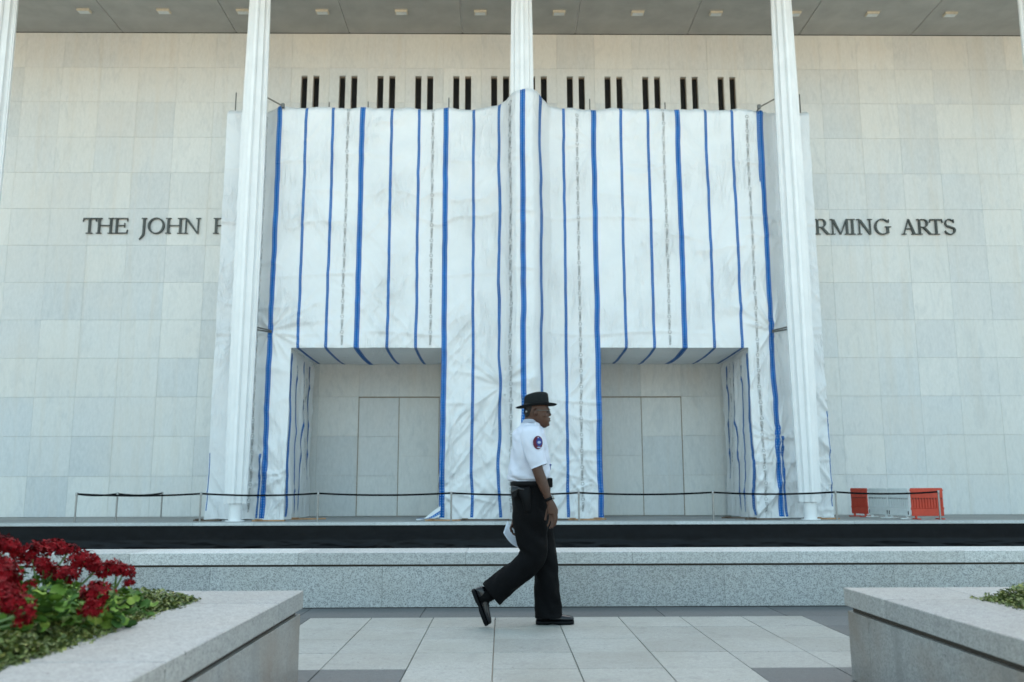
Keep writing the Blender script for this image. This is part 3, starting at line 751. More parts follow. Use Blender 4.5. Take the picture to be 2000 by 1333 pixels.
# ------------------------------------------------------------------ plastic barricades
def barricade(p, q, mat, label, group):
    p = Vector((*p, ZP)); q = Vector((*q, ZP)); L = (q-p).length; ang = math.atan2(q.y-p.y, q.x-p.x)
    e = empty('barricade', (p+q)/2+Vector((0, 0, .0005)), label, 'barricade', group); e.rotation_euler.z = ang
    h = .98; a = L/2-.015
    fr = MB().box(-a, a, -.025, .025, .66, h, .012).box(-a, a, -.025, .025, .10, .34, .012).box(-a, -a+.05, -.024, .024, .34, .66).box(a-.05, a, -.024, .024, .34, .66)
    if mat == 'plastic_red': fr.box(-a+.01, a-.01, -.004, .004, .34, .66)
    fr.obj('panel', mat, e)
    n = 10
    sm = MB().box(-.026, .026, -.03, .03, .335, .655, .008).mesh('rib'); sm.materials.append(MATS[mat])
    for k in range(n): link('rib', sm, None, e, (-a+.05+(2*a-.1)*(k+.5)/n, 0, 0))
    hm = MB().box(-.013, .013, -.027, .027, .625, .665).mesh('slot'); hm.materials.append(MATS['plastic_black'])
    for k in range(n+1): link('slot', hm, None, e, (-a+.05+(2*a-.1)*k/n, 0, 0))
    for s in (-1, 1):
        MB().box(s*(a-.13)-.04, s*(a-.13)+.04, -.22, .22, 0, .035, .006).box(s*(a-.13)-.025, s*(a-.13)+.025, -.03, .03, .03, .12).obj('foot', mat, e)
        MB().box(s*(a-.03)-.018, s*(a-.03)+.018, -.032, .032, .14, .26).obj('clip', 'plastic_black' if mat == 'plastic_white' else mat, e)
        MB().box(s*(a+.0)-.02, s*(a+.0)+.02, -.02, .02, .30, .37).box(s*a-.02, s*a+.02, -.02, .02, .88, .94).obj('hook', mat, e)
    return e
barricade((atY(1663, 980, 31.25).x, 31.25), (11.90, 30.42), 'plastic_red', 'red plastic barricade panel against the marble wall, behind the white ones', 'linked plastic barricades')
barricade((11.93, 30.38), (12.12, 29.30), 'plastic_white', 'white plastic barricade panel joined to the red one by the wall', 'linked plastic barricades')
barricade((12.12, 29.27), (12.31, 28.19), 'plastic_white', 'white plastic barricade panel joined to the red one at the platform edge', 'linked plastic barricades')
barricade((12.34, 28.15), (13.42, 28.22), 'plastic_red', 'red plastic barricade panel at the platform edge beside a belt post', 'linked plastic barricades')

# ================================================================== PLANTERS
def planter(xe, sgn, yb, label):
    """xe: inner long edge, the planter extends to sgn*x; yb: its far end"""
    e = empty('granite_planter', (xe, yb, -.001), label, 'planter', 'granite planters beside the walkway')
    zt, wd, th = .511, .50, .10; Lx, Ly = 3.6, 6.4
    def bx(name, mat, x0, x1, y0, y1, z0, z1, ch=.004):
        a, b = sorted((sgn*x0, sgn*x1)); return box(name, mat, (a, b, y0, y1, z0, z1), e, ch)
    bx('core', 'reveal', .035, Lx, -Ly, -.035, .002, zt-th-.001, 0)
    # coping: corner stone, then a run along each side
    bx('coping_slab', 'granite_coping', 0, .56, -.56, 0, zt-th, zt)
    y = -.563
    while y > -Ly: bx('coping_slab', 'granite_coping', 0, wd+.02, max(y-1.52, -Ly), y, zt-th, zt); y -= 1.523
    x = .563
    while x < Lx: bx('coping_slab', 'granite_coping', x, min(x+1.52, Lx), -.5, 0, zt-th, zt); x += 1.523
    # side panels
    y = -.012
    for L in (.28, 1.52, 1.52, 1.52, 1.4):
        bx('side_panel', 'granite_planter', .012, .05, y-L+.002, y, .003, zt-th-.028, .002); y -= L
    x = .055
    for L in (1.5, 1.5): bx('side_panel', 'granite_planter', x, x+L-.003, -.05, -.012, .003, zt-th-.028, .002); x += L
    # soil
    so_ = MB(); nx_, ny_ = 30, 50
    P = [(sgn*(.50+(Lx-.50)*i/nx_), -.49-(Ly-.49)*j/ny_, .475+.03*float(fbm(i*.3, j*.3, 131))) for j in range(ny_+1) for i in range(nx_+1)]
    so_.add(P, [(j*(nx_+1)+i, j*(nx_+1)+i+1, (j+1)*(nx_+1)+i+1, (j+1)*(nx_+1)+i) for j in range(ny_) for i in range(nx_)])
    so_.obj('soil', 'ground_soil', e, True); return e
plL = planter(-1.84, -1, 5.2, 'granite planter filled with red geraniums')
plR = planter(1.295, 1, 5.24, 'granite planter with rust-stained sides and only low green plants')

# ground cover
def cover(name, label, boxes, n, hfun, seed):
    r = random.Random(seed); mb = MB()
    for _ in range(n):
        x0, x1, y0, y1 = r.choice(boxes); x = r.uniform(x0, x1); y = r.uniform(y0, y1); h = hfun(x, y)
        if h <= 0: continue
        z = .492+h*r.random()**1.2; s = r.uniform(.008, .02); a = r.uniform(0, 6.28); tl = r.uniform(-.8, .8); t2 = r.uniform(-.7, .7)
        c = Vector((x+r.gauss(0, .012), y+r.gauss(0, .012), z))
        d = Vector((math.cos(a), math.sin(a), tl)).normalized()*s; e_ = Vector((-math.sin(a), math.cos(a), t2)).normalized()*s*.55
        up = Vector((0, 0, s*.25))
        mb.add([c-d, c-e_*.9-d*.2, c+e_*.0+up*.0-d*.1-up, c+e_*.9-d*.2, c+d, c+e_*.7+d*.4, c-e_*.7+d*.4], [(0, 1, 2), (0, 2, 3), (2, 1, 6), (2, 6, 4), (2, 4, 5), (2, 5, 3)])
    o = link(name, mb.mesh(name, False, False), 'cover'); tag(o, label, 'ground cover', None, 'stuff'); return o
def hL(x, y):
    n = float(vnoise(x*7, y*7, 5)); e_ = min(1, (-2.26-x)/.16, (4.86-y)/.2)
    return (.035+.075*n)*e_ if e_ > -.2*n else 0
cover('ground_cover', 'low trailing green ground cover under the geraniums', [(-3.5, -2.28, 2.4, 4.84), (-2.75, -2.27, 2.7, 4.84), (-2.75, -2.27, 2.7, 4.84), (-5.2, -3.4, 1.5, 4.84)], 36000, hL, 3)
def hR(x, y):
    n = float(vnoise(x*8, y*8, 15)); e_ = min(1, (x-1.73)/.15, (4.80-y)/.12)
    return (.05+.17*n*min(1, max(0, (x-1.76)/.35)))*e_ if e_ > 0 else 0
cover('ground_cover', 'low shrubby green plants in the planter without flowers', [(1.73, 2.4, 3.5, 4.82), (1.73, 2.9, 3.6, 4.82), (2.4, 4.7, 2.6, 4.82), (2.4, 4.7, 2.6, 4.82), (1.75, 4.7, 0, 3.6)], 42000, hR, 4)

# geraniums
lv = []; nl = 18
for j in range(nl):
    a = 2*math.pi*j/nl; r = (1+.10*math.cos(a*6))*(1-.72*math.exp(-((a-math.pi)/.28)**2)); lv.append((r*math.cos(a), r*math.sin(a), .16*math.sin(a*3)+.13*r*r))
lv2 = [(x*.5, y*.5, z*.25-.03) for x, y, z in lv]
lm_ = MB(); lm_.v = [(-.05, 0, -.06)]+lv2+lv
lm_.f = [(0, 1+j, 1+(j+1) % nl) for j in range(nl)]+[(1+j, 1+nl+j, 1+nl+(j+1) % nl, 1+(j+1) % nl) for j in range(nl)]
leafm = lm_.mesh('leaf', True, False); leafm.materials.append(MATS['leaf'])
def umbel(seed):
    r = random.Random(seed); mb = MB()
    for _ in range(46):
        z = r.uniform(-.45, 1); a = r.uniform(0, 6.28); q = math.sqrt(1-z*z); n = Vector((q*math.cos(a), q*math.sin(a), z))
        c = n*r.uniform(.62, 1.16); c.z *= .75
        t = n.cross(Vector((.3, .2, 1))).normalized(); b = n.cross(t)
        ph = r.uniform(0, 6.28)
        for k in range(5):
            an = ph+k*1.257; d = t*math.cos(an)+b*math.sin(an); e_ = n.cross(d); s = .33*r.uniform(.75, 1.15); lift = r.uniform(-.06, .2)
            mb.add([c, c+d*s*.55-e_*s*.34+n*lift*.5, c+d*s+n*lift-e_*s*.15, c+d*s+n*lift+e_*s*.2, c+d*s*.55+e_*s*.36+n*lift*.6], [(0, 1, 2, 3, 4)])
    me = mb.mesh('flower_head', False, False); me.materials.append(MATS['petal']); return me
UMB = [umbel(k) for k in range(4)]
def ger(px_heads, base, nleaf, spread, hgt, seed, label):
    r = random.Random(seed); e = empty('geranium', (base[0], base[1], .487), label, 'geranium', 'red geraniums in the planter')
    bl = Vector(e.location)
    for (u, v, Y, s) in px_heads:
        p = atY(u, v, Y)-bl
        o = link('flower_head', UMB[r.randrange(4)], None, e, p); o.scale = (s, s, s*.9); o.rotation_euler = (r.uniform(-.4, .4), r.uniform(-.4, .4), r.uniform(0, 6))
        f = Vector((r.uniform(-.06, .06), r.uniform(-.06, .06), 0))
        smooth_angle(MB().tube([f, f.lerp(p, .55)+Vector((0, 0, .03)), p], [.006, .005, .004], 6).obj('stem', 'stem', e))
    for k in range(int(nleaf*1.5)):
        a = r.uniform(0, 6.28); q = spread*math.sqrt(r.random()); z = hgt*(1-.5*(q/spread)**2)*r.uniform(.4, 1.08)
        s = r.uniform(.018, .037)
        o = link('leaf', leafm, None, e, (q*math.cos(a), q*math.sin(a), max(.03, z))); o.scale = (s, s, s)
        o.rotation_euler = (r.uniform(-.6, .6)+.35*math.sin(a), r.uniform(-.6, .6)-.2, r.uniform(0, 6.28))
    for k in range(5):
        a = r.uniform(0, 6.28); q = spread*.6
        smooth_angle(MB().tube([(0, 0, -.02), (q*.3*math.cos(a), q*.3*math.sin(a), hgt*.4), (q*math.cos(a), q*math.sin(a), hgt*.7)], [.007, .006, .004], 6).obj('stem', 'stem', e))
    return e
ger([(12, 1068, 4.0, .065), (-25, 1072, 4.1, .06)], (-3.0, 4.0), 42, .22, .26, 1, 'red geranium with a flower head raised above the rest on long stems')
ger([(62, 1083, 4.2, .07), (100, 1075, 4.3, .07), (133, 1080, 4.3, .05), (85, 1110, 4.1, .06)], (-2.92, 4.25), 52, .24, .22, 2, 'bushy red geranium with flowers massed at its top, seed heads among them')
ger([(165, 1098, 4.1, .068), (190, 1112, 4.1, .05), (132, 1125, 4.0, .056)], (-2.70, 4.15), 52, .22, .18, 3, 'red geranium with dark foliage in the middle of the planter')
ger([(212, 1113, 4.0, .052), (243, 1117, 4.0, .046), (252, 1139, 4.0, .026), (228, 1112, 4.05, .04)], (-2.52, 4.2), 46, .19, .15, 4, 'red geranium with flower heads leaning out over the wall side')
ger([(187, 1160, 3.7, .062), (185, 1185, 3.65, .045), (172, 1197, 3.6, .036)], (-2.42, 3.8), 36, .17, .14, 5, 'red geranium with drooping flower heads by the coping')
ger([(10, 1130, 3.5, .06), (2, 1106, 3.6, .055), (8, 1155, 3.4, .06), (60, 1142, 3.5, .025)], (-2.68, 3.55), 60, .20, .24, 6, 'bright green geranium with yellowish leaves and few flowers')
ger([(32, 1180, 3.25, .05), (52, 1196, 3.2, .034), (0, 1175, 3.3, .055), (44, 1216, 3.2, .03)], (-2.66, 3.2), 44, .17, .15, 7, 'red geranium with low dark red flowers beside the ground cover')
ger([], (-2.52, 3.55), 62, .17, .25, 8, 'leafy geranium without flowers near the coping')
# ================================================================== PERSON
YM = 7.25
man = empty('person', (atZ(1068, 1219, 0).x, YM, 0), 'person in white short-sleeved uniform shirt, black trousers and brimmed hat walking past', 'person')
ML = -Vector(man.location)
def W(u, v, Y=YM): return atY(u, v, Y)
S = 1/234.
def mobj(mb, name, mat, parent=None, smooth=True, sub=0):
    o = mb.obj(name, mat, parent or man, smooth, None)
    if parent is None: o.location = ML
    return o
def ring(v, xb, xf, hw, Y=YM, n=28, p=2.4, dz=0.):
    """horizontal section through pixel row v, back / front at pixel columns xb / xf"""
    a = W(xb, v, Y); b = W(xf, v, Y); c = (a+b)/2; rx = (b.x-a.x)/2; out = []
    for j in range(n):
        t = 2*math.pi*j/n; ct, st = math.cos(t), math.sin(t)
        out.append(Vector((c.x+rx*math.copysign(abs(ct)**(2/p), ct), Y+hw*math.copysign(abs(st)**(2/p), st), c.z+dz*ct)))
    return out
YN, YFR = YM-.085, YM+.085             # near (right) and far (left) leg
LATY = (0, 1, 0)
def limb(mb, pts, n=16, cap=True):
    mb.tube([W(u, v, Y) for u, v, Y, a, b in pts], [(a, b) for u, v, Y, a, b in pts], n, LATY, cap); return mb
# ---- body: one continuous skin
bd = MB()
bd.loft([ring(v, b, f, w, n=22) for v, b, f, w in ((778, 1034, 1062, .045), (786, 1027, 1068, .066), (795, 1025, 1071.5, .075), (803, 1025, 1071.5, .075), (809, 1025.5, 1071, .073), (814, 1027, 1071.5, .071), (819, 1030, 1072.5, .067), (824, 1036, 1073, .060), (829, 1044, 1072.5, .048), (833, 1051, 1070, .034), (836, 1056, 1066, .015))])
limb(bd, [(1041, 808, YM, .064, .060), (1039, 822, YM, .064, .062), (1036, 838, YM, .068, .068), (1032, 850, YM, .075, .09)], 18)
# brow, nose, lips, chin, ears
bd.ball(W(1070.5, 799.5), (.012, .052, .009), 12, 6)
bd.loft([[W(1071.5, 800)+Vector((x, y, z)) for x, y, z in ((-.012, -.007, 0), (.006, -.006, 0), (.006, .006, 0), (-.012, .007, 0))],
         [W(1073.5, 806)+Vector((x, y, z)) for x, y, z in ((-.02, -.010, 0), (.006, -.007, 0), (.006, .007, 0), (-.02, .010, 0))],
         [W(1075.5, 811)+Vector((x, y, z)) for x, y, z in ((-.03, -.021, 0), (.007, -.012, .001), (.007, .012, .001), (-.03, .021, 0))],
         [W(1073.5, 813.5)+Vector((x, y, z)) for x, y, z in ((-.02, -.017, 0), (.004, -.010, 0), (.004, .010, 0), (-.02, .017, 0))]])
bd.ball(W(1072.6, 817.6), (.013, .024, .006), 10, 6); bd.ball(W(1072.6, 822), (.014, .023, .0065), 10, 6); bd.ball(W(1070.5, 830), (.014, .02, .014), 10, 6)
for s in (-1, 1):
    bd.ball(W(1046, 805.5, YM+s*.077), (.017, .010, .029), 12, 7); bd.ball(W(1044, 806, YM+s*.088), (.010, .007, .023), 10, 6)
    bd.ball(W(1062, 812, YM+s*.05), (.03, .02, .02), 10, 6)
# torso and legs inside the clothes
bd.loft([ring(v, b, f, w) for v, b, f, w in ((838, 1020, 1050, .12), (858, 1012, 1058, .15), (900, 1008, 1062, .14), (940, 1008, 1066, .13), (985, 1010, 1064, .14), (1000, 1014, 1062, .12))])
limb(bd, [(1038, 985, YFR, .09, .085), (1063, 1095, YFR, .06, .06), (1070, 1195, YFR, .045, .045), (1070, 1206, YFR, .045, .04)])
limb(bd, [(1036, 985, YN, .09, .085), (1042, 1080, YN, .065, .06), (1020, 1115, YN, .06, .055), (962, 1158, YN, .045, .042), (945, 1168, YN, .042, .04)])
# near (right) arm, hanging forward
AY = YM-.215
bd.ball(W(1036, 856, YM-.16), (.075, .06, .07))
limb(bd, [(1036, 852, AY+.03, .055, .05), (1041, 885, AY, .052, .05), (1050, 918, AY-.01, .045, .045), (1055, 932, AY-.012, .045, .045), (1062, 950, AY-.015, .041, .040), (1069, 968, AY-.02, .031, .030), (1073, 978, AY-.022, .028, .024), (1077, 987, AY-.024, .034, .022), (1080, 998, AY-.024, .043, .021), (1080, 1005, AY-.024, .040, .018)], 16)
def finger(base, pts, Y, r0=.0105, r1=.0080):
    n = len(pts); limb(bd, [(u, v, Y+dy, r0+(r1-r0)*k/(n-1), r0+(r1-r0)*k/(n-1)) for k, (u, v, dy) in enumerate(pts)], 8)
HY = AY-.024
finger(0, [(1086, 1000, .004), (1087.6, 1011, .004), (1085.6, 1022, .006), (1082.6, 1028, .01)], HY-.012)      # little finger side shows first
finger(0, [(1082, 1002, .0), (1083.5, 1014, -.002), (1081.5, 1025, .0), (1078, 1032.5, .004)], HY-.010)
finger(0, [(1078, 1002, .0), (1079, 1014, .0), (1077, 1026, .002), (1073.5, 1033, .006)], HY+.004)
finger(0, [(1074, 1001, .0), (1074.4, 1012, .0), (1072, 1022, .004), (1069, 1029, .008)], HY+.016)
finger(0, [(1072, 989, .006), (1068.5, 999, .012), (1066.2, 1009, .016), (1064.6, 1017, .016)], HY+.022, .0125, .0095)
# far (left) arm, swung back, hand on the paper
BY = YM+.215
bd.ball(W(1030, 856, YM+.16), (.07, .06, .07))
limb(bd, [(1030, 852, BY-.03, .052, .05), (1020, 890, BY, .05, .048), (1012, 930, BY+.005, .043, .043), (1008, 970, BY+.0, .038, .037), (1008, 1010, BY-.01, .028, .026), (1007, 1022, BY-.014, .036, .021), (1006.5, 1036, BY-.018, .040, .02), (1008, 1043, BY-.018, .036, .017)], 16)
for k, (u0, u1, u2, v2) in enumerate(((1000, 1002, 1009, 1049), (1004, 1006, 1012, 1053), (1009, 1011, 1015, 1055), (1013, 1015, 1018, 1052))):
    finger(0, [(u0, 1036, 0), (u1-.5, 1043, 0), ((u1+u2)/2, v2-4, -.004), (u2, v2, -.012)], BY-.03+.004*k)
finger(0, [(1001, 1024, .0), (997, 1032, -.012), (999, 1040, -.018)], BY-.03, .012, .0095)
body = mobj(bd, 'body', 'skin')
baked(body, ('REMESH', dict(mode='VOXEL', voxel_size=.0042, use_smooth_shade=True)), ('SMOOTH', dict(factor=.5, iterations=3)))
if not body.data.materials: body.data.materials.append(MATS['skin'])
body.data.polygons.foreach_set('use_smooth', [True]*len(body.data.polygons))
body['label'] = 'dark brown skin of face, arms and hands'
hb = MB(); hb.loft([ring(v, b, f, w, n=22) for v, b, f, w in ((790, 1024.0, 1044, .077), (797, 1023.4, 1043, .0775), (804, 1023.6, 1040, .0768), (812, 1024.4, 1036, .069), (816, 1025.6, 1031, .055))])
mobj(hb, 'hair', 'hair')
for s in (-1, 1):
    mobj(MB().ball(W(1068.6, 804.6, YM+s*.032), (.0095, .011, .009), 10, 6), 'eye', 'leather')
# ---- shirt
def crease(rings, amp, fx, fz, seed, y0=0):
    for a, r in enumerate(rings):
        n = len(r); c = sum(r, Vector())/n
        for j in range(n):
            t = 2*math.pi*j/n; k = float(fbm(np.array(2+math.cos(t)*fx), np.array(a*fz+math.sin(t)*fx), seed)*2-1)
            d = (r[j]-c); d.z = 0; r[j] = r[j]+d.normalized()*amp*k
    return rings
def interp_rows(rows, m):
    out = []
    rows = np.array(rows, float)
    for k in range(m):
        t = k/(m-1)*(len(rows)-1); i = min(int(t), len(rows)-2); f = t-i; f = f*f*(3-2*f)*.5+f*.5
        out.append(rows[i]*(1-f)+rows[i+1]*f)
    return out
sh = MB()
rows = [(826, 1021, 1053, .072), (832, 1016, 1058, .10), (839, 1008, 1060, .165), (848, 1003, 1063, .20), (862, 1000, 1067, .205), (880, 997, 1071, .198), (900, 995, 1073, .188), (918, 992, 1074.5, .182), (930, 990.5, 1075, .18), (937, 992, 1075.5, .176), (942, 999, 1074, .160), (946, 1001, 1073, .152), (950, 1004, 1071, .145)]
rg = [ring(r[0], r[1], r[2], r[3], n=48, p=2.5) for r in interp_rows(rows, 52)]
sh.loft(crease(crease(rg, .022, 1.5, .16, 5), .014, 3.6, .34, 15), False, False)
for side, pts in ((-1, [(1037, 838, YM-.135, .075, .05), (1038, 848, YM-.17, .088, .062), (1040, 866, YM-.195, .088, .068), (1044, 884, YM-.21, .080, .070), (1049, 900, YM-.218, .074, .070), (1053, 911, YM-.222, .069, .067)]),
                  (1, [(1030, 838, YM+.135, .07, .05), (1029, 850, YM+.17, .085, .06), (1024, 870, YM+.195, .082, .066), (1018, 890, YM+.21, .076, .068), (1013, 908, YM+.215, .07, .066)])):
    P = [W(u, v, Y) for u, v, Y, a, b in pts]; rr = []
    M_ = 16
    for k in range(M_):
        t = k/(M_-1)*(len(P)-1); i = min(int(t), len(P)-2); f = t-i
        rr.append((P[i].lerp(P[i+1], f), (pts[i][3]*(1-f)+pts[i+1][3]*f, pts[i][4]*(1-f)+pts[i+1][4]*f)))
    tb = MB(); tb.tube([a for a, b in rr], [b for a, b in rr], 30, LATY, False)
    n = 30; rings_ = [[Vector(tb.v[a*n+j]) for j in range(n)] for a in range(M_)]
    last = rings_[-1]; c = sum(last, Vector())/n
    rings_.append([c+(q-c)*1.02-(rings_[-2][j]-q)*.2 for j, q in enumerate(last)])
    sh.loft(crease(rings_, .011, 2.0, .4, 9+side), True, False)
shirt = mobj(sh, 'shirt', 'shirt')
m = shirt.modifiers.new('t', 'SOLIDIFY'); m.thickness = .004; m.offset = -1
m = shirt.modifiers.new('s', 'SUBSURF'); m.levels = m.render_levels = 1
# collar
cl = MB(); A = [(818, 1022.5, 1050), (824, 1020, 1053), (830, 1016, 1057)]
r0 = ring(820, 1023, 1054, .070, n=30); r1 = ring(827, 1018.5, 1058, .086, n=30); r2 = ring(826.5, 1017.5, 1059, .088, n=30); r00 = ring(820.5, 1024, 1053, .066, n=30)
for r in (r0, r00):
    for q in r: q.z -= .055*max(0, (q.x-W(1040, 820).x)/.07)
for r in (r1, r2):
    for q in r: q.z -= .045*max(0, (q.x-W(1040, 820).x)/.07)
cl.loft([r00, r0, r1, r2], False, False); mobj(cl, 'collar', 'shirt', shirt)
# shoulder patch: round, dark red with a blue field and pale lettering bar
def patch(cx, cz, rx, rz, mat, off, name, par, half=None):
    mb = MB(); n = 26; P = []
    for j in range(n):
        t = 2*math.pi*j/n; P.append((cx+rx*math.cos(t), cz+rz*math.sin(t)))
    if half: P = [(max(x, half[0]) if half[1] > 0 else x, z) for x, z in P]
    def s_(u, v): q = W(u, v, YM-.268); k = (u-1046)/22.; q.y += .028*k*k+max(0, (u-1051))*.0012 - off; return q
    mb.v = [tuple(s_(cx, cz))]+[tuple(s_(x, z)) for x, z in P]; mb.f = [(0, 1+j, 1+(j+1) % n) for j in range(n)]
    m2 = [(v[0], v[1]+.002, v[2]) for v in mb.v]
    return mobj(mb, name, mat, par)
pt = patch(1050.5, 865, 9.6, 13.2, 'patch_red', .012, 'shoulder_patch', shirt)
patch(1053, 863.5, 5.6, 8.2, 'patch_blue', .014, 'patch_field', shirt); patch(1053, 864.5, 3.4, 2.6, 'patch_white', .016, 'patch_lettering', shirt); patch(1052.5, 874.5, 4.0, 1.4, 'patch_white', .0145, 'patch_lettering', shirt); patch(1051, 855.2, 1.3, 1.3, 'patch_white', .016, 'patch_star', shirt)
pb = MB().box(-.006, .006, -.012, .012, -.02, .018, .003).box(-.004, .012, -.02, .0, .014, .024).obj('pocket_badge', 'patch_blue', shirt, loc=W(1074.2, 913, YM-.07)-Vector((0, 0, 0)))
# ---- trousers
tr = MB()
rows = [(941, 999, 1075, .168), (948, 998, 1075.5, .172), (965, 997.5, 1075, .18), (985, 1000, 1074, .182), (1005, 1004, 1074, .172), (1020, 1010, 1072, .14)]
tr.loft(crease([ring(r[0], r[1], r[2], r[3], n=36, p=2.5) for r in interp_rows(rows, 14)], .004, 2, .3, 31), False, True)
def leg(pts, m, seed):
    P = [W(u, v, Y) for u, v, Y, a, b in pts]; rr = []
    for k in range(m):
        t = k/(m-1)*(len(P)-1); i = min(int(t), len(P)-2); f = t-i
        p0, p1, p2, p3 = P[max(i-1, 0)], P[i], P[i+1], P[min(i+2, len(P)-1)]
        c = .5*((2*p1)+(p2-p0)*f+(2*p0-5*p1+4*p2-p3)*f*f+(3*p1-p0-3*p2+p3)*f**3)
        rr.append((c, (pts[i][3]*(1-f)+pts[i+1][3]*f, pts[i][4]*(1-f)+pts[i+1][4]*f)))
    tb = MB(); n = 28; tb.tube([a for a, b in rr], [b for a, b in rr], n, LATY, False)
    rings_ = [[Vector(tb.v[a*n+j]) for j in range(n)] for a in range(m)]
    for a in range(m):
        c = rr[a][0]
        for j in range(n):
            t = 2*math.pi*j/n; k = float(ridge(np.array(math.sin(t)*1.3+a*.11), np.array(a*.23+math.cos(t)*1.2), seed))
            rings_[a][j] = rings_[a][j]+(rings_[a][j]-c).normalized()*(.030*(k-.62))
    tr.loft(rings_, True, False)
leg([(1040, 968, YFR-.01, .15, .10), (1046, 1005, YFR, .135, .11), (1053, 1045, YFR, .115, .10), (1062, 1090, YFR, .101, .092), (1067, 1130, YFR, .098, .088), (1070, 1170, YFR, .104, .085), (1071.5, 1206, YFR, .108, .085)], 34, 41)
leg([(1035, 968, YN+.01, .15, .10), (1035, 1005, YN, .14, .112), (1038, 1045, YN, .125, .105), (1041, 1078, YN, .11, .098), (1030, 1101, YN, .098, .095), (1004, 1124, YN, .099, .09), (979, 1144, YN, .103, .086), (959, 1161, YN, .105, .084)], 40, 43)
trs = mobj(tr, 'trousers', 'trouser'); m = trs.modifiers.new('t', 'SOLIDIFY'); m.thickness = .004; m.offset = -1
m = trs.modifiers.new('s', 'SUBSURF'); m.levels = m.render_levels = 1
for pts in ([(1066, 1190, YFR, .05, .048), (1066, 1207, YFR, .052, .046), (1068, 1213, YFR, .06, .04)], [(968, 1155, YN, .055, .05), (950, 1165, YN, .052, .048), (938, 1173, YN, .05, .044)]):
    mobj(limb(MB(), pts), 'sock', 'trouser')
# ---- belt, pouch, holster
bl_ = MB().loft([ring(v, b, f, w, n=36, p=2.5) for v, b, f, w in ((940.5, 997.5, 1076, .176), (941, 996.5, 1077, .18), (949.5, 996.5, 1077, .182), (950, 997.5, 1076, .178))], False, False)
belt_o = mobj(bl_, 'belt', 'leather_dull')
q = W(1073.5, 943, YM-.09); MB().box(-.02, .022, -.04, .04, -.04, .038, .008).obj('pouch', 'leather_dull', belt_o, loc=q)
hz = MB()
hp = [(1009, 951), (1025, 953), (1034, 950), (1037, 957), (1037, 1000), (1033, 1002.5), (1024, 1001), (1019, 975), (1013, 968)]
def hold(poly, y, d, par, name, mat):
    mb = MB(); C = [W(u, v, y) for u, v in poly]; n = len(C); c = sum(C, Vector())/n
    k = [q+Vector((0, d, 0)) for q in C]; b = [c+(q-c)*.86-Vector((0, .012, 0)) for q in C]
    mb.loft([k, C, b]); return mobj(mb, name, mat, par)
ho = hold(hp, YM-.20, .05, None, 'holster', 'leather_dull'); ho.parent = man
hold([(999, 949), (1013, 951), (1026, 955), (1025, 959), (1012, 958), (1008, 972), (1000, 975), (998, 962)], YM-.202, .035, None, 'pistol_grip', 'leather')
# ---- watch
wc = W(1072.5, 975, AY-.022); dv_ = (W(1077, 987, AY)-W(1069, 968, AY)).normalized()
wm = MB().tube([wc-dv_*.012, wc-dv_*.011, wc+dv_*.011, wc+dv_*.012], [(.030, .028), (.034, .031), (.034, .031), (.030, .028)], 18, LATY); wo_ = mobj(wm, 'watch', 'leather_dull')
wn = Vector((dv_.z, 0, -dv_.x)); wn = wn if wn.x > 0 else -wn
wface = MB().tube([wc+wn*.028-Vector((0, .012, 0)), wc+wn*.040-Vector((0, .014, 0))], [.018, .017], 16).obj('watch_face', 'steel', wo_)
# ---- shoes
def shoe(heel, toe, Y, flip, hr):
    h = Vector(heel); t = Vector(toe); L = (t-h).length; ax = (t-h)/L
    up = Vector((-ax.z, 0, ax.x));
    if flip: up = -up
    secs = [(0, .026, .060, .004), (.03, .036, .085, 0), (.14, .040, .100, 0), (.30, .040, .098, 0), (.44, .042, .080, 0), (.58, .047, .062, 0), (.74, .050, .052, .0), (.88, .046, .046, .0), (.96, .034, .038, .002), (1.0, .016, .022, .006)]
    mb = MB(); sl_ = MB(); R1 = []; R2 = []; n = 20
    for s, w_, th, z0 in secs:
        c = h+ax*(s*L); r = []; r2 = []
        for j in range(n):
            a = 2*math.pi*j/n; ct, st = math.cos(a), math.sin(a)
            y = w_*math.copysign(abs(ct)**.8, ct); z = th*.5+th*.5*math.copysign(abs(st)**.75, st) if st > -.99 else 0
            k = 1-.35*max(0, z/th-.4)
            r.append(c+Vector((0, y*k, 0))+up*(z+.022+z0)); 
        for j in range(n):
            a = 2*math.pi*j/n; ct, st = math.cos(a), math.sin(a)
            hh = .026 if (s < .34 or s > .5) else .018
            r2.append(c+Vector((0, (w_+.005)*math.copysign(abs(ct)**.7, ct), 0))+up*((.026-hh if st < 0 else .026)+z0*.6))
        R1.append(r); R2.append(r2)
    mb.loft(R1); sl_.loft(R2)
    o = mobj(mb, 'shoe', 'leather'); m = o.modifiers.new('s', 'SUBSURF'); m.levels = m.render_levels = 1
    so2 = mobj(sl_, 'sole', 'leather_dull', o)
    lc = MB()
    for s in (.40, .47, .54):
        c = h+ax*(s*L)+up*(.022+np.interp(s, [.3, .44, .58], [.098, .080, .062])*.96)
        lc.tube([c+Vector((0, -.024, 0))-up*.008, c+up*.004, c+Vector((0, .024, 0))-up*.008], .004, 6)
    mobj(lc, 'laces', 'leather_dull', o)
zf = W(1046, 1221, YFR)
hx, tx = W(1046.5, 1214, YFR).x, W(1121, 1214, YFR).x
shoe((hx, YFR, .001), (tx, YFR, .001), YFR, False, 0)
shoe(tuple(W(920.5, 1153, YN)), tuple(W(947.5, 1223.5, YN)), YN, False, 0)
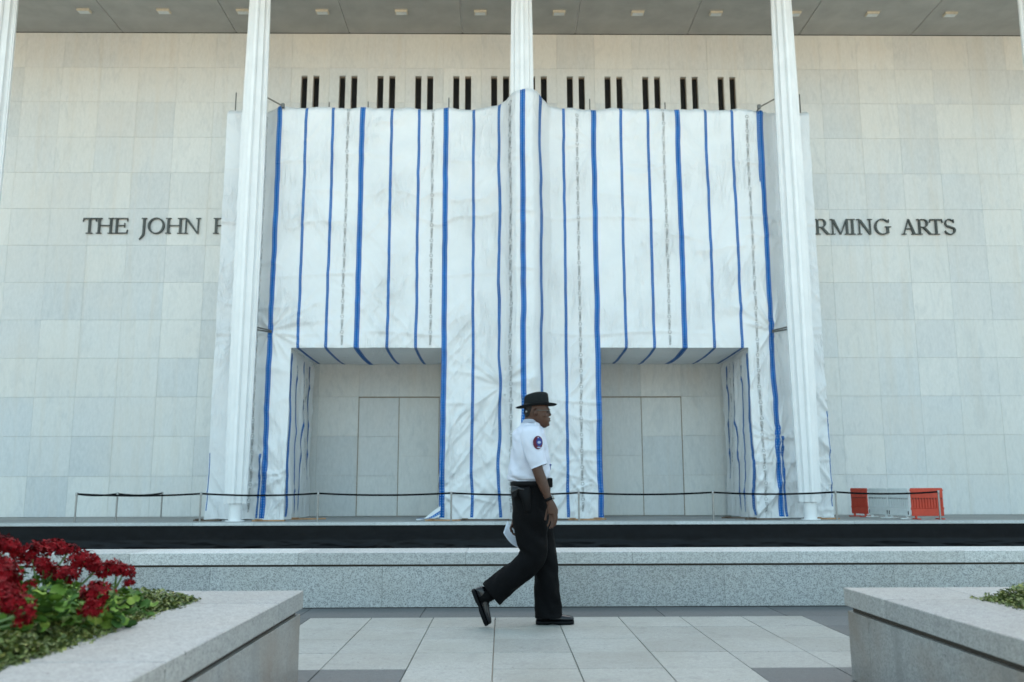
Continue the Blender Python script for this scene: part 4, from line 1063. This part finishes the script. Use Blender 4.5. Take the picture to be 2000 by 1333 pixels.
# ---- hat
HT = W(1047.5, 794.5); tilt = -R_(5.5)
hat = bpy.data.objects.new('hat', None)
def hp_(x, y, z): 
    return Vector((HT.x+x*math.cos(tilt)+z*math.sin(tilt)*-1*0-z*math.sin(-tilt)*-0, YM+y, HT.z+z-x*math.sin(tilt)))
hm = MB(); n = 40; rr = []
prof = [(.084, .070, .016), (.10, .082, .0005), (.135, .112, -.003), (.160, .134, -.002), (.172, .146, .004), (.176, .150, .0075), (.173, .148, .0095), (.158, .132, .004), (.135, .112, .003), (.112, .090, .006), (.1055, .0845, .014), (.1045, .0835, .03), (.1035, .082, .06), (.1015, .079, .085), (.097, .074, .104), (.086, .062, .115), (.068, .046, .119), (.045, .028, .1165), (.02, .012, .113)]
for rx, ry, z in prof:
    ringp = []
    for j in range(n):
        t = 2*math.pi*j/n; ct, st = math.cos(t), math.sin(t); zz = z; ryy = ry; rxx = rx
        if rx > .13: zz += .010*st*st*(rx/.17)**2-.006*max(0, ct)**2
        if z > .05:
            k = (z-.05)/.07; ryy *= 1-.16*k*max(0, ct)**1.5       # pinched front
            zz -= .012*k*max(0, -ct)*(1 if z > .09 else .5)*.6
            if z > .10: zz -= .006*(1-abs(st))
        ringp.append(hp_(rxx*ct, ryy*st, zz))
    rr.append(ringp)
hm.loft(rr, False, True)
hato = mobj(hm, 'hat', 'hat_felt'); m = hato.modifiers.new('s', 'SUBSURF'); m.levels = m.render_levels = 1
mobj(MB().loft([[hp_(rx*math.cos(2*math.pi*j/n), ry*math.sin(2*math.pi*j/n), z) for j in range(n)] for rx, ry, z in ((.107, .0865, .008), (.1075, .0868, .010), (.1068, .0862, .032), (.106, .0855, .033))], False, False), 'hat_band', 'hat_band', hato)
# strap at the back of the head with a small buckle
stp = MB().tube([W(1026, 797, YM-.068), W(1024, 806, YM-.03), W(1023.5, 808, YM), W(1024, 806, YM+.03), W(1026, 797, YM+.068)], .005, 6); so3 = mobj(stp, 'hat_strap', 'leather_dull', hato)
mobj(MB().tube([W(1028, 804.3, YM-.071), W(1028, 804.3, YM-.078)], .009, 10), 'strap_buckle', 'steel', hato)
# glasses
gl = MB()
for s in (-1, 1):
    gl.tube([W(1044, 801, YM+s*.081), W(1058, 802, YM+s*.080), W(1072.5, 801.5, YM+s*.066)], .0028, 6)
    c = W(1075, 803.5, YM+s*.034); pts = [c+Vector((-.012*abs(math.cos(a))**1, .024*math.cos(a), .016*math.sin(a))) for a in [2*math.pi*k/16 for k in range(17)]]
    gl.tube(pts, .0018, 6)
gl.tube([W(1075, 802.5, YM-.010), W(1075, 802.5, YM+.010)], .002, 6)
mobj(gl, 'glasses', 'galvanised')
# the sheet of paper in the far hand
pp_ = MB(); PY = BY-.035
K = [(983, 1041), (991, 1018), (1001, 1019.5), (1012, 1036), (1023, 1059), (1018.5, 1072.5), (1001, 1060)]
nn = 12; e0 = (W(991, 1018, PY), W(1022, 1058, PY+.02)); e1 = (W(983, 1041, PY-.035), W(1018, 1072.5, PY-.01))
rings_p = []
for a in range(nn+1):
    t = a/nn; row = []
    for b in range(7):
        f = b/6; p = e0[0].lerp(e0[1], t).lerp(e1[0].lerp(e1[1], t), f); p.y += .018*math.sin(f*3.1)-.012*math.sin(t*3.1); p.z -= .012*math.sin(t*3.1)*f; p += Vector((-.012, 0, -.006))*math.sin(t*3.14)*f; row.append(p)
    rings_p.append(row)
pp_.v = [tuple(q) for r in rings_p for q in r]; pp_.f = [(a*7+b, a*7+b+1, (a+1)*7+b+1, (a+1)*7+b) for a in range(nn) for b in range(6)]
po = pp_.obj('paper_sheet', 'paper', None, True); po.modifiers.new('s', 'SOLIDIFY').thickness = .0015
tag(po, 'folded sheet of white paper held low in the walking person\'s far hand', 'paper')
